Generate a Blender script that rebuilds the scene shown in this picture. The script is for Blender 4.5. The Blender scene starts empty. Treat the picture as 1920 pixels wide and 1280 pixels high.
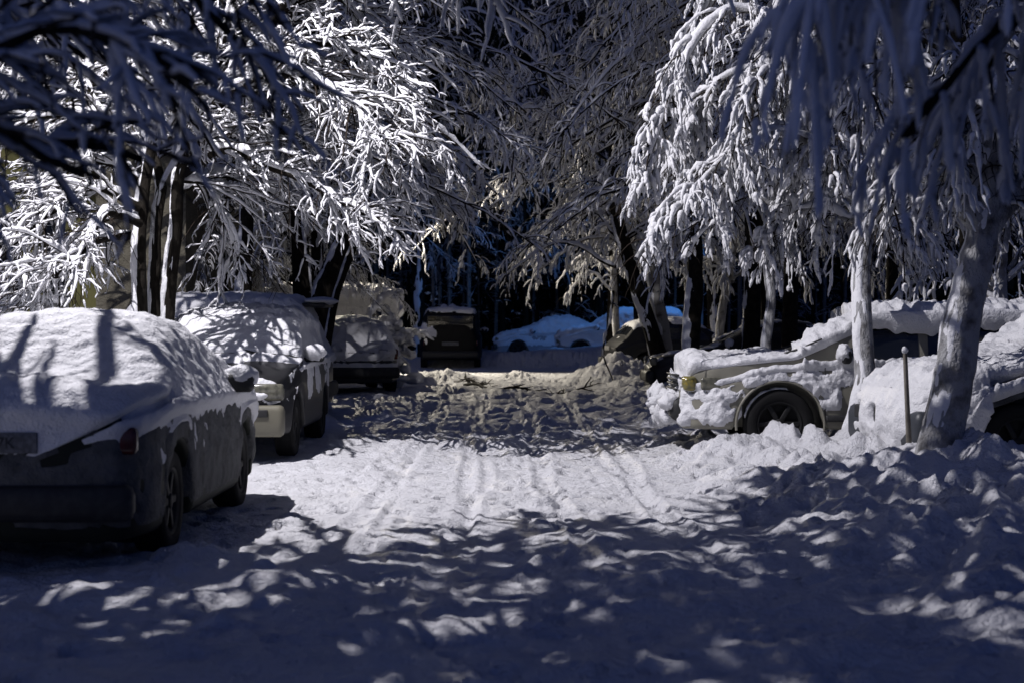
import bpy, math
import numpy as np
from mathutils import Vector, Matrix

SC = bpy.context.scene
COL = SC.collection
F, CX, HY, EYE = 3100.0, 960.0, 608.0, 1.385      # measured from the photograph: focal length, horizon, eye height


def P(px, py, d):
    """a place in the world, metres, for something seen at px, py and standing d metres away"""
    return np.array([(px - CX) / F * d, d, EYE - (py - HY) / F * d])


# ------------------------------------------------------------------ noise
def _h(ix, iy, iz, seed):
    n = (ix.astype(np.int64) * 374761393 + iy.astype(np.int64) * 668265263 + iz.astype(np.int64) * 2147483647 + seed * 974634777) & 0xFFFFFFFF
    n = ((n ^ (n >> 13)) * 1274126177) & 0xFFFFFFFF
    n = ((n ^ (n >> 16)) * 2246822519) & 0xFFFFFFFF
    return ((n ^ (n >> 15)) & 0xFFFFFF).astype(np.float64) / 0xFFFFFF


def vn(x, y, z=None, seed=0):
    """value noise, -1..1"""
    x = np.asarray(x, float); y = np.asarray(y, float)
    z = np.zeros_like(x) if z is None else np.asarray(z, float)
    ix, iy, iz = np.floor(x), np.floor(y), np.floor(z)
    fx, fy, fz = x - ix, y - iy, z - iz
    fx = fx * fx * fx * (fx * (fx * 6 - 15) + 10); fy = fy * fy * fy * (fy * (fy * 6 - 15) + 10); fz = fz * fz * (3 - 2 * fz)
    r = 0
    for a in (0, 1):
        for b in (0, 1):
            for c in (0, 1):
                w = (fx if a else 1 - fx) * (fy if b else 1 - fy) * (fz if c else 1 - fz)
                r = r + w * _h(ix + a, iy + b, iz + c, seed)
    return r * 2 - 1


def fbm(x, y, z=None, seed=0, oct=4):
    r, a, f = 0, 1.0, 1.0
    z = np.zeros_like(np.asarray(x, float)) if z is None else z
    for k in range(oct):
        r = r + a * vn(x * f + 7.3 * k, y * f - 3.1 * k, z * f, seed + k)
        a *= .5; f *= 2.03
    return r


def ss(a, b, x):
    t = np.clip((np.asarray(x, float) - a) / (b - a), 0, 1)
    return t * t * (3 - 2 * t)


# ------------------------------------------------------------------ materials
def mat(name, col, rough=.6, spec=.4, metal=0., bump=None, vary=None, sss=0.0, coat=0., emit=None):
    """bump: list of (scale, distance, stretch z); vary: (scale, second colour, low, high)"""
    m = bpy.data.materials.new(name); m.use_nodes = True
    nt = m.node_tree; N = nt.nodes; L = nt.links
    b = N['Principled BSDF']
    b.inputs['Base Color'].default_value = (*col, 1)
    b.inputs['Roughness'].default_value = rough
    b.inputs['Metallic'].default_value = metal
    b.inputs['Specular IOR Level'].default_value = spec
    b.inputs['Coat Weight'].default_value = coat
    if emit:
        b.inputs['Emission Color'].default_value = (*emit[0], 1); b.inputs['Emission Strength'].default_value = emit[1]
    tc = N.new('ShaderNodeTexCoord')
    if vary:
        sc, c2, lo, hi = vary
        n = N.new('ShaderNodeTexNoise'); n.inputs['Scale'].default_value = sc; n.inputs['Detail'].default_value = 6
        r = N.new('ShaderNodeMapRange'); r.inputs['From Min'].default_value = lo; r.inputs['From Max'].default_value = hi
        x = N.new('ShaderNodeMix'); x.data_type = 'RGBA'
        x.inputs['A'].default_value = (*col, 1); x.inputs['B'].default_value = (*c2, 1)
        L.new(tc.outputs['Object'], n.inputs['Vector']); L.new(n.outputs['Fac'], r.inputs['Value'])
        L.new(r.outputs['Result'], x.inputs['Factor']); L.new(x.outputs['Result'], b.inputs['Base Color'])
    prev = None
    for (sc, dist, zs) in bump or ():
        mp = N.new('ShaderNodeMapping'); mp.inputs['Scale'].default_value = (1, 1, zs)
        n = N.new('ShaderNodeTexNoise'); n.inputs['Scale'].default_value = sc; n.inputs['Detail'].default_value = 4
        bp = N.new('ShaderNodeBump'); bp.inputs['Strength'].default_value = 1; bp.inputs['Distance'].default_value = dist
        L.new(tc.outputs['Object'], mp.inputs['Vector']); L.new(mp.outputs['Vector'], n.inputs['Vector'])
        L.new(n.outputs['Fac'], bp.inputs['Height'])
        if prev: L.new(prev.outputs['Normal'], bp.inputs['Normal'])
        prev = bp
    if prev: L.new(prev.outputs['Normal'], b.inputs['Normal'])
    return m


SNOW = mat('fresh_snow', (.76, .76, .78), .62, .3, bump=[(34, .012, 1), (140, .004, 1)])
SNOW_ROAD = mat('packed_snow', (.72, .72, .745), .6, .3, bump=[(9, .04, 1), (30, .026, 1), (95, .012, 1)], vary=(1.2, (.64, .64, .66), .45, .75))
SNOW_CAR = mat('crusted_snow', (.72, .72, .74), .6, .3, bump=[(16, .02, 1), (60, .010, 1)])
FROST_SHADED = mat('thin_frost_shaded', (.115, .117, .118), .75, .25, bump=[(22, .02, 1), (70, .008, 1)], vary=(6, (.055, .056, .057), .42, .68))  # thin frost over dark paint, darkened further to stand in for flank shade
SNOW_TWIG = mat('twig_snow', (.76, .76, .78), .62, .3, bump=[(45, .01, 1)])
BARK = mat('dark_bark', (.012, .010, .008), .9, .1, bump=[(30, .02, .25)], vary=(14, (.024, .021, .017), .45, .7))
BIRCH = mat('pale_bark', (.30, .29, .27), .8, .2, bump=[(24, .02, .5)], vary=(7, (.10, .09, .08), .52, .7))
FROSTED = mat('frosted_bark', (.36, .36, .365), .85, .2, bump=[(16, .05, .5), (60, .02, .6)], vary=(7, (.10, .095, .09), .47, .70))
TWIG = mat('twig_bark', (.028, .021, .016), .9, .2)
NEEDLE = mat('dull_needles', (.035, .040, .026), .9, .2)
RUBBER = mat('rubber', (.010, .010, .0105), .85, .25, bump=[(60, .004, 1)])
RIM = mat('rim_metal', (.018, .018, .019), .6, .25, metal=.1, vary=(9, (.011, .011, .011), .4, .7))
GLASS = mat('dark_glass', (.010, .011, .012), .08, .6, vary=(5, (.03, .03, .03), .5, .8))
PLASTIC = mat('black_plastic', (.02, .02, .021), .6, .4, vary=(20, (.035, .035, .035), .45, .7))
LAMP_GLASS = mat('headlight_glass', (.15, .145, .11), .15, .6, vary=(18, (.05, .05, .04), .4, .7))
TAIL = mat('red_lens', (.05, .006, .005), .2, .6, vary=(18, (.08, .008, .008), .4, .7))
AMBER = mat('yellow_lens', (.15, .14, .06), .2, .6, vary=(30, (.3, .22, .03), .4, .7))
PLATE = mat('frosted_plate', (.12, .12, .122), .7, .2, vary=(40, (.20, .20, .205), .40, .65))
INK = mat('plate_ink', (.035, .035, .036), .7, .2, vary=(30, (.09, .09, .09), .42, .68))
OLIVE = mat('olive_boards', (.17, .16, .055), .7, .3, bump=[(20, .008, .15)], vary=(6, (.10, .095, .035), .4, .75))
STUCCO = mat('rough_stucco', (.24, .22, .165), .9, .2, bump=[(26, .05, 1), (90, .01, 1)], vary=(5, (.17, .155, .115), .4, .7))
DARKWALL = mat('dark_boards', (.035, .035, .03), .8, .2, bump=[(12, .01, .2)], vary=(6, (.02, .02, .02), .4, .7))
STEEL = mat('painted_steel', (.09, .09, .09), .5, .5, vary=(12, (.05, .05, .05), .4, .7))
WOODPOLE = mat('weathered_pole', (.22, .20, .17), .85, .2, bump=[(30, .01, .2)], vary=(9, (.12, .11, .09), .4, .7))


def paint(name, col, col2=None):
    return mat(name, col, .42, .3, coat=.08, vary=(3.5, col2 or tuple(c * .8 for c in col), .4, .7))


# ------------------------------------------------------------------ mesh building
class MB:
    def __init__(s):
        s.V, s.Q, s.T, s.n = [], [], [], 0

    def add(s, V, Q=None, T=None):
        V = np.asarray(V, float).reshape(-1, 3)
        if Q is not None and len(Q): s.Q.append(np.asarray(Q, np.int64).reshape(-1, 4) + s.n)
        if T is not None and len(T): s.T.append(np.asarray(T, np.int64).reshape(-1, 3) + s.n)
        s.V.append(V); s.n += len(V)
        return s

    def box(s, c, size, rot=None, bev=.0):
        sx, sy, sz = np.asarray(size) / 2
        if bev <= 0:
            v = np.array([[x, y, z] for z in (-sz, sz) for y in (-sy, sy) for x in (-sx, sx)])
            q = [[0, 2, 3, 1], [4, 5, 7, 6], [0, 1, 5, 4], [2, 6, 7, 3], [0, 4, 6, 2], [1, 3, 7, 5]]
        else:                                     # rounded in plan and softened top and bottom
            k = 4; pts = []
            b = min(bev, sx * .95, sy * .95, sz * .95)
            for (qx, qy, a0) in ((1, 1, 0), (-1, 1, 90), (-1, -1, 180), (1, -1, 270)):
                for j in range(k):
                    a = math.radians(a0 + 90 * j / (k - 1))
                    pts.append((qx * (sx - b), qy * (sy - b), math.cos(a), math.sin(a)))
            rings = [(-sz, .3), (-sz + b * .3, .75), (-sz + b, 1), (sz - b, 1), (sz - b * .3, .75), (sz, .3)]
            v = np.array([[x + b * e * cx, y + b * e * cy, z] for (z, e) in rings for (x, y, cx, cy) in pts])
            m = len(pts); q = []
            for i in range(len(rings) - 1):
                for j in range(m):
                    q.append([i * m + j, i * m + (j + 1) % m, (i + 1) * m + (j + 1) % m, (i + 1) * m + j])
            v = np.vstack([v, [[0, 0, -sz], [0, 0, sz]]])
            t = [[len(v) - 2, (j + 1) % m, j] for j in range(m)] + [[len(v) - 1, (len(rings) - 1) * m + j, (len(rings) - 1) * m + (j + 1) % m] for j in range(m)]
            if rot is not None: v = v @ np.array(rot).T
            return s.add(v + np.asarray(c), q, t)
        if rot is not None: v = v @ np.array(rot).T
        return s.add(v + np.asarray(c), q)

    def tubes(s, Pl, R, S=6):
        """Pl (N,K,3) polylines with radii R (N,K)"""
        Pl = np.asarray(Pl, float); R = np.asarray(R, float)
        N, K, _ = Pl.shape
        T = np.gradient(Pl, axis=1); T /= np.linalg.norm(T, axis=2, keepdims=True) + 1e-12
        d = Pl[:, -1] - Pl[:, 0]
        A0 = np.cross(d, np.array([0, 0, 1.]))
        bad = np.linalg.norm(A0, axis=1) < .05 * (np.linalg.norm(d, axis=1) + 1e-9)
        A0[bad] = np.array([1., .13, 0])
        A0 /= np.linalg.norm(A0, axis=1, keepdims=True) + 1e-12
        A = A0[:, None, :] - (T * A0[:, None, :]).sum(2, keepdims=True) * T
        A /= np.linalg.norm(A, axis=2, keepdims=True) + 1e-9
        B = np.cross(T, A)
        an = np.arange(S) / S * 2 * np.pi
        V = Pl[:, :, None, :] + R[:, :, None, None] * (np.cos(an)[None, None, :, None] * A[:, :, None, :] + np.sin(an)[None, None, :, None] * B[:, :, None, :])
        i = np.arange(K - 1)[:, None]; j = np.arange(S)[None, :]
        q = np.stack([i * S + j, i * S + (j + 1) % S, (i + 1) * S + (j + 1) % S, (i + 1) * S + j], -1).reshape(-1, 4)
        Q = (q[None] + (np.arange(N) * K * S)[:, None, None]).reshape(-1, 4)
        return s.add(V, Q)

    def blob(s, c, r, seed=0, n=10, lump=.25, freq=2.0):
        """lumpy ellipsoid"""
        r = np.broadcast_to(np.asarray(r, float), (3,))
        u = np.linspace(0, np.pi, n); w = np.arange(2 * n) / (2 * n) * 2 * np.pi
        U, W = np.meshgrid(u, w, indexing='ij')
        D = np.stack([np.sin(U) * np.cos(W), np.sin(U) * np.sin(W), np.cos(U)], -1)
        k = 1 + lump * fbm(D[..., 0] * freq + seed, D[..., 1] * freq, D[..., 2] * freq, seed, 3)
        V = D * k[..., None] * r + np.asarray(c)
        m = 2 * n
        i = np.arange(n - 1)[:, None]; j = np.arange(m)[None, :]
        q = np.stack([i * m + j, (i + 1) * m + j, (i + 1) * m + (j + 1) % m, i * m + (j + 1) % m], -1).reshape(-1, 4)
        return s.add(V, q)

    def lathe(s, prof, n=28, axis='y', c=(0, 0, 0)):
        """prof: list of (radius, along axis)"""
        a = np.arange(n) / n * 2 * np.pi
        V = []
        for (r, t) in prof:
            x, y = r * np.cos(a), r * np.sin(a)
            V.append(np.stack({'y': (x, np.full(n, t), y), 'z': (x, y, np.full(n, t)), 'x': (np.full(n, t), x, y)}[axis], -1))
        V = np.concatenate(V) + np.asarray(c)
        i = np.arange(len(prof) - 1)[:, None]; j = np.arange(n)[None, :]
        q = np.stack([i * n + j, i * n + (j + 1) % n, (i + 1) * n + (j + 1) % n, (i + 1) * n + j], -1).reshape(-1, 4)
        return s.add(V, q)

    def grid(s, G, wrap=False):
        a, b = G.shape[:2]
        i = np.arange(a - 1)[:, None]; j = np.arange(b if wrap else b - 1)[None, :]
        q = np.stack([i * b + j, i * b + (j + 1) % b, (i + 1) * b + (j + 1) % b, (i + 1) * b + j], -1).reshape(-1, 4)
        return s.add(G, q)

    def build(s, name, m, parent=None, smooth=True):
        V = np.concatenate(s.V)
        Q = np.concatenate(s.Q) if s.Q else np.zeros((0, 4), np.int64)
        T = np.concatenate(s.T) if s.T else np.zeros((0, 3), np.int64)
        me = bpy.data.meshes.new(name)
        me.vertices.add(len(V)); me.vertices.foreach_set('co', V.astype(np.float32).ravel())
        me.loops.add(len(Q) * 4 + len(T) * 3)
        me.loops.foreach_set('vertex_index', np.concatenate([Q.ravel(), T.ravel()]).astype(np.int32))
        me.polygons.add(len(Q) + len(T))
        st = np.concatenate([np.arange(len(Q)) * 4, len(Q) * 4 + np.arange(len(T)) * 3]).astype(np.int32)
        me.polygons.foreach_set('loop_start', st)
        me.polygons.foreach_set('use_smooth', np.full(len(st), smooth, bool))
        me.update(calc_edges=True); me.validate()
        me.materials.append(m)
        o = bpy.data.objects.new(name, me); COL.objects.link(o)
        if parent is not None: o.parent = parent
        return o


def tag(o, label=None, cat=None, group=None, kind=None):
    if label: o['label'] = label
    if cat: o['category'] = cat
    if group: o['group'] = group
    if kind: o['kind'] = kind
    return o


def empty(name, label, cat, loc=(0, 0, 0), rz=0., group=None):
    o = bpy.data.objects.new(name, None); COL.objects.link(o)
    o.location = tuple(loc); o.rotation_euler = (0, 0, rz); o.empty_display_size = .2
    return tag(o, label, cat, group)


def text_mesh(body, size, m, parent, name='lettering'):
    c = bpy.data.curves.new(name, 'FONT'); c.body = body; c.size = size; c.extrude = .002; c.align_x = 'CENTER'; c.align_y = 'CENTER'
    t = bpy.data.objects.new(name, c); COL.objects.link(t)
    me = bpy.data.meshes.new_from_object(t.evaluated_get(bpy.context.evaluated_depsgraph_get()))
    bpy.data.objects.remove(t)
    o = bpy.data.objects.new(name, me); COL.objects.link(o); me.materials.append(m); o.parent = parent
    return o


# ------------------------------------------------------------------ ground
def ground_h(x, y):
    x = np.asarray(x, float); y = np.asarray(y, float)
    w = fbm(x * .5, y * .5, seed=3, oct=2)
    h = .022 * fbm(x * .7, y * .7, seed=1, oct=3) + .010 * fbm(x * 5, y * 5, seed=2, oct=3)
    # churned snow before and beyond the smooth lamp-lit stretch
    churn = np.clip(ss(17.2, 19, y + w) * (1 - ss(33, 37, y)) + (1 - ss(9.6, 11.6, y + .5 * w + .25 * x)) * .62, 0, 1)
    rid = 1 - np.abs(fbm(x * 1.0, y * 1.35, seed=11, oct=4))
    h += churn * (.085 * (1.1 - rid) + .030 * fbm(x * 2.2, y * 2.8, seed=12, oct=4) + .012 * fbm(x * 6, y * 5, seed=13, oct=3))
    # loose clods thrown along the tracks
    cl = np.maximum(0, fbm(x * 4.5, y * 4.0, seed=21, oct=3) - .45)
    lane = ss(-2.4, -1.5, x) * (1 - ss(-1.35, -1.0, x)) + ss(-.2, .1, x) * (1 - ss(.35, .6, x)) + .5 * ss(1.2, 1.6, x)
    h += .075 * cl * np.clip(lane + .5 * churn, 0, 1)
    # tyre tracks
    tm = (.45 + .55 * ss(9, 11, y)) * (1 - ss(24, 40, y))
    for k, (x0, wd, amp) in enumerate([(-1.05, .08, .015), (-.42, .07, .020), (.33, .07, .022), (1.13, .08, .024), (-.28, .05, .016), (.98, .05, .014), (-.93, .04, .012)]):
        xc = x0 + .05 * np.sin(y * .45 + k * 1.7) + .03 * np.sin(y * 1.1 + k) - .012 * (y - 14)
        u = (x - xc) / wd
        h += tm * amp * (-np.exp(-u ** 4) + .8 * np.exp(-((np.abs(u) - 1.35) / .35) ** 2) * (1 + .6 * vn(y * 3, x * 2, seed=40 + k)))
        h -= .035 * np.maximum(0, fbm(x * 9, y * 7, seed=24, oct=2) - .55) * (1 - churn)
        h += tm * .004 * np.exp(-u ** 4) * np.cos((x - xc) * 130)
    # ploughed bank on the right, lumpy
    edge = 1.55 + .25 * vn(y * .8, y * 0, seed=5) - .045 * (y - 13)
    bank = ss(edge - .3, edge + 1.3, x) * ss(3.0, 6.5, y) * (1 - ss(16.3, 17.6, y + .3 * w))
    lum = fbm(x * 1.25, y * 1.15, seed=7, oct=3); lum2 = np.maximum(0, fbm(x * 3.0, y * 2.6, seed=8, oct=3))
    lum3 = 1.5 * np.abs(fbm(x * 1.7, y * 1.5, seed=26, oct=3))
    h += bank * (.15 + .07 * lum + .12 * lum2 + .10 * (lum3 - .3) + .03 * fbm(x * 7, y * 6, seed=27, oct=3))
    h += .10 * ss(1.3, 2.4, x) * np.maximum(0, fbm(x * 3.2, y * 3.0, seed=9, oct=3)) * ss(6, 9, y) * (1 - ss(30, 36, y))
    h += .20 * np.exp(-((x - 3.9) / 1.1) ** 2 - ((y - 12.7) / .8) ** 2)
    # heaps by the parked cars farther on
    h += np.exp(-((x - 2.45) / 1.05) ** 2 - ((y - 37.5) / 2.2) ** 2) * (.62 + .22 * fbm(x * 2.2, y * 1.6, seed=14, oct=4))
    h += np.exp(-((x - 3.1) / .8) ** 2 - ((y - 31.5) / 3.0) ** 2) * (.25 + .2 * fbm(x * 2.2, y * 1.6, seed=19, oct=4))
    h += np.exp(-((x + 1.75) / .9) ** 2 - ((y - 40) / 3.2) ** 2) * (.16 + .18 * fbm(x * 2.6, y * 1.8, seed=15, oct=4))
    h += np.exp(-((x - .15) / .5) ** 2 - ((y - 42) / 2.5) ** 2) * np.maximum(0, .08 + .14 * fbm(x * 3.6, y * 2.8, seed=16, oct=3))
    # bank across the end of the lane
    top = .46 + .10 * fbm(x * .9, y * .6, seed=17, oct=3) + .12 * np.maximum(0, x - .8) * (1 - ss(2, 6, x))
    h += ss(52.6, 54.2, y + .4 * vn(x * .8, x * 0, seed=18)) * (1 - ss(56.5, 59.5, y)) * ss(-5, -1.8, x) * np.maximum(top, .1)
    # uneven ground under the trees
    far = ss(4.5, 9, np.abs(x))
    h += far * (.12 * fbm(x * .35, y * .35, seed=30, oct=4))
    return h


def build_ground():
    ys = [-30., -20., -12., -6., -2., 1., 3., 4.3]
    while ys[-1] < 330:
        y = ys[-1]
        ys.append(y + (max(.028, y * .0036) if y < 62 else y * .05))
    xf = np.arange(-4.6, 6.3, .03)
    g = []; x = .05; a = 0
    while a < 170: a += x; g.append(a); x *= 1.14
    g = np.array(g)
    xs = np.concatenate([(-4.6 - g)[::-1], xf, xf[-1] + g])
    Y, X = np.meshgrid(np.array(ys), xs, indexing='ij')
    Z = ground_h(X, Y)
    o = MB().grid(np.stack([X, Y, Z], -1)).build('snowy_ground', SNOW_ROAD)
    tag(o, 'rutted snow covering the lane and the ground under the trees', 'ground', kind='structure')


# ------------------------------------------------------------------ trees
def resample(pts, K):
    """smooth curve through points (Catmull-Rom), K samples"""
    p = np.asarray(pts, float)
    if len(p) == 2:
        t = np.linspace(0, 1, K)[:, None]; return p[0] * (1 - t) + p[1] * t
    q = np.vstack([2 * p[0] - p[1], p, 2 * p[-1] - p[-2]])
    out = []
    for i in range(1, len(q) - 2):
        t = np.linspace(0, 1, 12, endpoint=False)[:, None]
        a, b, c, d = q[i - 1], q[i], q[i + 1], q[i + 2]
        out.append(.5 * ((2 * b) + (c - a) * t + (2 * a - 5 * b + 4 * c - d) * t ** 2 + (3 * b - a - 3 * c + d) * t ** 3))
    out = np.vstack(out + [p[-1:]])
    s = np.concatenate([[0], np.cumsum(np.linalg.norm(np.diff(out, axis=0), axis=1))])
    u = np.linspace(0, s[-1], K)
    return np.stack([np.interp(u, s, out[:, i]) for i in range(3)], -1)


def plen(Pl): return np.linalg.norm(np.diff(Pl, axis=1), axis=2).sum(1)


def at(Pl, idx, t):
    K = Pl.shape[1]
    f = np.clip(t, 0, .9999) * (K - 1); i = f.astype(int); f = (f - i)[:, None]
    a, b = Pl[idx, i], Pl[idx, i + 1]
    d = b - a
    return a * (1 - f) + b * f, d / (np.linalg.norm(d, axis=1, keepdims=True) + 1e-9)


def sprout(Pl, per_m, length, ang=(35, 65), droop=.2, flat=.5, wob=.06, tmin=.1, K=6, rng=None, taper=.5, bias=(0, 0, 0), clump=0.):
    """side shoots along the polylines Pl; per_m shoots per metre"""
    Ls = plen(Pl); n = rng.poisson(Ls * per_m)
    idx = np.repeat(np.arange(len(Pl)), n); M = len(idx)
    if M == 0: return np.zeros((0, K, 3))
    t = tmin + (1 - tmin) * rng.random(M)
    s, T = at(Pl, idx, t)
    r = rng.normal(size=(M, 3)); r[:, 2] *= flat
    Q = r - (r * T).sum(1, keepdims=True) * T; Q /= np.linalg.norm(Q, axis=1, keepdims=True) + 1e-9
    a = np.radians(rng.uniform(*ang, M))[:, None]
    d = np.cos(a) * T + np.sin(a) * Q + np.asarray(bias)
    d /= np.linalg.norm(d, axis=1, keepdims=True)
    L = rng.uniform(*length, M) * (1 - taper * t)
    u = np.linspace(0, 1, K)
    dr = droop * rng.uniform(.5, 1.3, M)
    # the direction turns towards the ground along the shoot
    D = d[:, None, :] + (dr[:, None] * u[None, :] * 2)[:, :, None] * np.array([0, 0, -1.])
    D += wob * 4 * rng.normal(size=(M, K, 3)) * u[None, :, None]
    D /= np.linalg.norm(D, axis=2, keepdims=True)
    st = D * (L / (K - 1))[:, None, None]
    return np.concatenate([s[:, None, :], s[:, None, :] + np.cumsum(st[:, :-1], axis=1)], 1)


def wood(mb, Pl, r0, r1, S=4):
    if len(Pl) == 0: return
    K = Pl.shape[1]
    r = np.linspace(1, 0, K)[None, :] * (r0 - r1) + r1
    mb.tubes(Pl, np.broadcast_to(r, Pl.shape[:2]), S)


def snow_on(mb, Pl, rs, rng, S=6, M=None, lump=.5, lf=9., t0=.0, lift=.75, wind=(-.5, -.3, 0), keep=1.0):
    """snow lying along branches: a lumpy sausage on the upper side of each polyline"""
    if len(Pl) and keep < 1: Pl = Pl[rng.random(len(Pl)) < keep]
    N = len(Pl)
    if N == 0: return
    K = Pl.shape[1]; M = M or K * 2
    rs = np.broadcast_to(np.asarray(rs, float), (N,)) * rng.uniform(.7, 1.25, N)
    u = np.linspace(t0, 1, M) * (K - 1); i = np.minimum(u.astype(int), K - 2); f = (u - i)[None, :, None]
    p = Pl[:, i] * (1 - f) + Pl[:, i + 1] * f
    T = np.gradient(p, axis=1); T /= np.linalg.norm(T, axis=2, keepdims=True) + 1e-9
    up = np.array([0, 0, 1.]) - T[..., 2:3] * T
    w = np.asarray(wind, float); wv = w - (T * w).sum(2, keepdims=True) * T
    nz = vn(p[..., 0] * lf, p[..., 1] * lf, p[..., 2] * lf, 77)
    nz2 = vn(p[..., 0] * lf * 2.3, p[..., 1] * lf * 2.3, p[..., 2] * lf * 2.3, 78)
    e = np.linspace(0, 1, M)
    cap = np.sqrt(np.clip(1 - (np.abs(e - .5) * 2) ** 8, .003, 1)); cap[0] = cap[-1] = .03
    r = rs[:, None] * np.clip(1 + lump * nz + .5 * lump * nz2, .25, 2) * cap[None, :]
    r *= (1 - .55 * e ** 1.3)[None, :]
    c = p + (up * lift + wv * .6 * (1 - np.linalg.norm(up, axis=2, keepdims=True))) * r[..., None]
    mb.tubes(c, r, S)


def trunk_part(root, pts, r0, r1, m, rng, K=26, S=14, name='trunk', flare=.18, rough=.10):
    Pl = resample(pts, K)
    Pl[1:-1] += rng.normal(size=(K - 2, 3)) * min(r0, .09) * .06
    t = np.linspace(0, 1, K)
    r = r0 + (r1 - r0) * t
    r = r * (1 + flare * np.exp(-t * K * .28)) * (1 + rough * vn(t * 9, t * 0 + rng.random() * 50, seed=5) * min(1, .08 / r0))
    mb = MB().tubes(Pl[None], r[None], S)
    return mb.build(name, m, root), Pl, r


def trunk_snow(parent, Pl, r, rng, side=(-1, -.25, 0), cover=.55, thick=.5, name='snow_strip', seed=0, lo=0., hi=1.):
    """snow blown on to one side of a trunk, in ragged patches"""
    K = 170; n = 34
    p = resample(Pl, K); rr = np.interp(np.linspace(0, 1, K), np.linspace(0, 1, len(r)), r)
    T = np.gradient(p, axis=0); T /= np.linalg.norm(T, axis=1, keepdims=True)
    s = np.asarray(side, float); s = s[None] - (T * s).sum(1, keepdims=True) * T; s /= np.linalg.norm(s, axis=1, keepdims=True)
    b = np.cross(T, s)
    a = np.linspace(-1.5, 1.5, n)
    e = np.linspace(0, 1, K)
    A, E = np.meshgrid(a, e)
    ln = np.linalg.norm(p[-1] - p[0])
    nz = fbm(E * ln * 3.2 + seed * 9.1, A * 1.3, seed=50 + seed, oct=4)
    t = cover + .55 * nz - .42 * A ** 2
    t = np.clip(t, -.25, .8) * thick * ss(lo - .02, lo + .02, E) * (1 - ss(hi - .03, hi, E) * 1.0) - .02 * (E > hi) - .04 * (E < lo)
    t = t - .03
    R = rr[:, None] * (1 + t)
    G = p[:, None, :] + R[..., None] * (np.cos(A)[..., None] * s[:, None, :] + np.sin(A)[..., None] * b[:, None, :])
    return MB().grid(G).build(name, SNOW, parent)


def make_tree(name, label, cat, base, trunks, limbs, cfg, seed, bark=BARK, group=None, twig=TWIG, strip=None):
    """trunks: (points, r0, r1); limbs: (points, r0, r1); cfg: shoots and snow"""
    rng = np.random.default_rng(seed)
    root = empty(name, label, cat, (0, 0, 0), 0, group)
    base = np.asarray(base, float)
    root.location = tuple(base)
    sh = lambda pts: np.asarray(pts, float) - base
    for k, (pts, r0, r1) in enumerate(trunks):
        o, Pl, r = trunk_part(root, sh(pts), r0, r1, bark, rng)
        if strip: trunk_snow(o, Pl, r, rng, seed=seed + k, **strip)
    LP = []
    for (pts, r0, r1) in limbs:
        Pl = resample(sh(pts), 22)
        Pl[1:] += np.cumsum(rng.normal(size=(21, 3)) * .010, axis=0)
        LP.append(Pl)
        t = np.linspace(0, 1, 22)
        mb = MB().tubes(Pl[None], (r0 + (r1 - r0) * t)[None], 8)
        o = mb.build('limb', bark, root)
        sm = MB(); snow_on(sm, Pl[None], np.array([cfg.get('limb_snow', .06)]), rng, S=10, M=70, lump=.35, lf=7)
        sm.build('snow', SNOW, o)
    LP = np.array(LP)
    A = sprout(LP, rng=rng, **cfg['a'])
    B = sprout(A, rng=rng, **cfg['b']) if cfg.get('b') else np.zeros((0, 5, 3))
    C_ = sprout(B, rng=rng, **cfg['c']) if cfg.get('c') else np.zeros((0, 5, 3))
    cm, sm = MB(), MB()
    ra, rb, rc = cfg.get('wood', (.014, .007, .004))
    wood(cm, A, ra, ra * .45, 5); wood(cm, B, rb, rb * .5, 4); wood(cm, C_, rc, rc * .6, 3)
    sa, sb, s_c = cfg.get('snow', (.034, .024, .016))
    lump, lf, keep = cfg.get('lump', .4), cfg.get('lf', 9.), cfg.get('keep', .95)
    kw = dict(lump=lump, lf=lf, lift=cfg.get('lift', .95), wind=cfg.get('wind', (-.5, -.3, 0)))
    snow_on(sm, A, sa, rng, S=7, M=cfg.get('M', 14), keep=keep, **kw); snow_on(sm, B, sb, rng, S=6, M=cfg.get('M', 14) - 3, keep=keep, **kw)
    snow_on(sm, C_, s_c, rng, S=5, M=7, keep=keep, **kw)
    if cfg.get('bare'):                                  # thin twigs that have shed their snow
        Z = sprout(np.concatenate([LP]), rng=rng, **cfg['bare'])
        wood(cm, Z, .007, .003, 4)
        Z2 = sprout(Z, 4, (.1, .4), droop=.3, wob=.08, rng=rng, K=5); wood(cm, Z2, .004, .002, 3)
    if cm.n: cm.build('crown', twig, root)
    if sm.n: sm.build('snow_cover', SNOW_TWIG, root)
    return root


def copy_tree(o, loc, rz=0., sc=1., label=None, parent=None):
    c = o.copy(); COL.objects.link(c)
    if parent is None:
        c.location = loc; c.rotation_euler = (0, 0, rz); c.scale = (sc, sc, sc)
        if label: c['label'] = label
    else:
        c.parent = parent
    for ch in list(o.children): copy_tree(ch, None, parent=c)
    return c


# ------------------------------------------------------------------ cars
SEG = (4, 3, 3, 7, 12, 4, 11, 6, 14)


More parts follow.
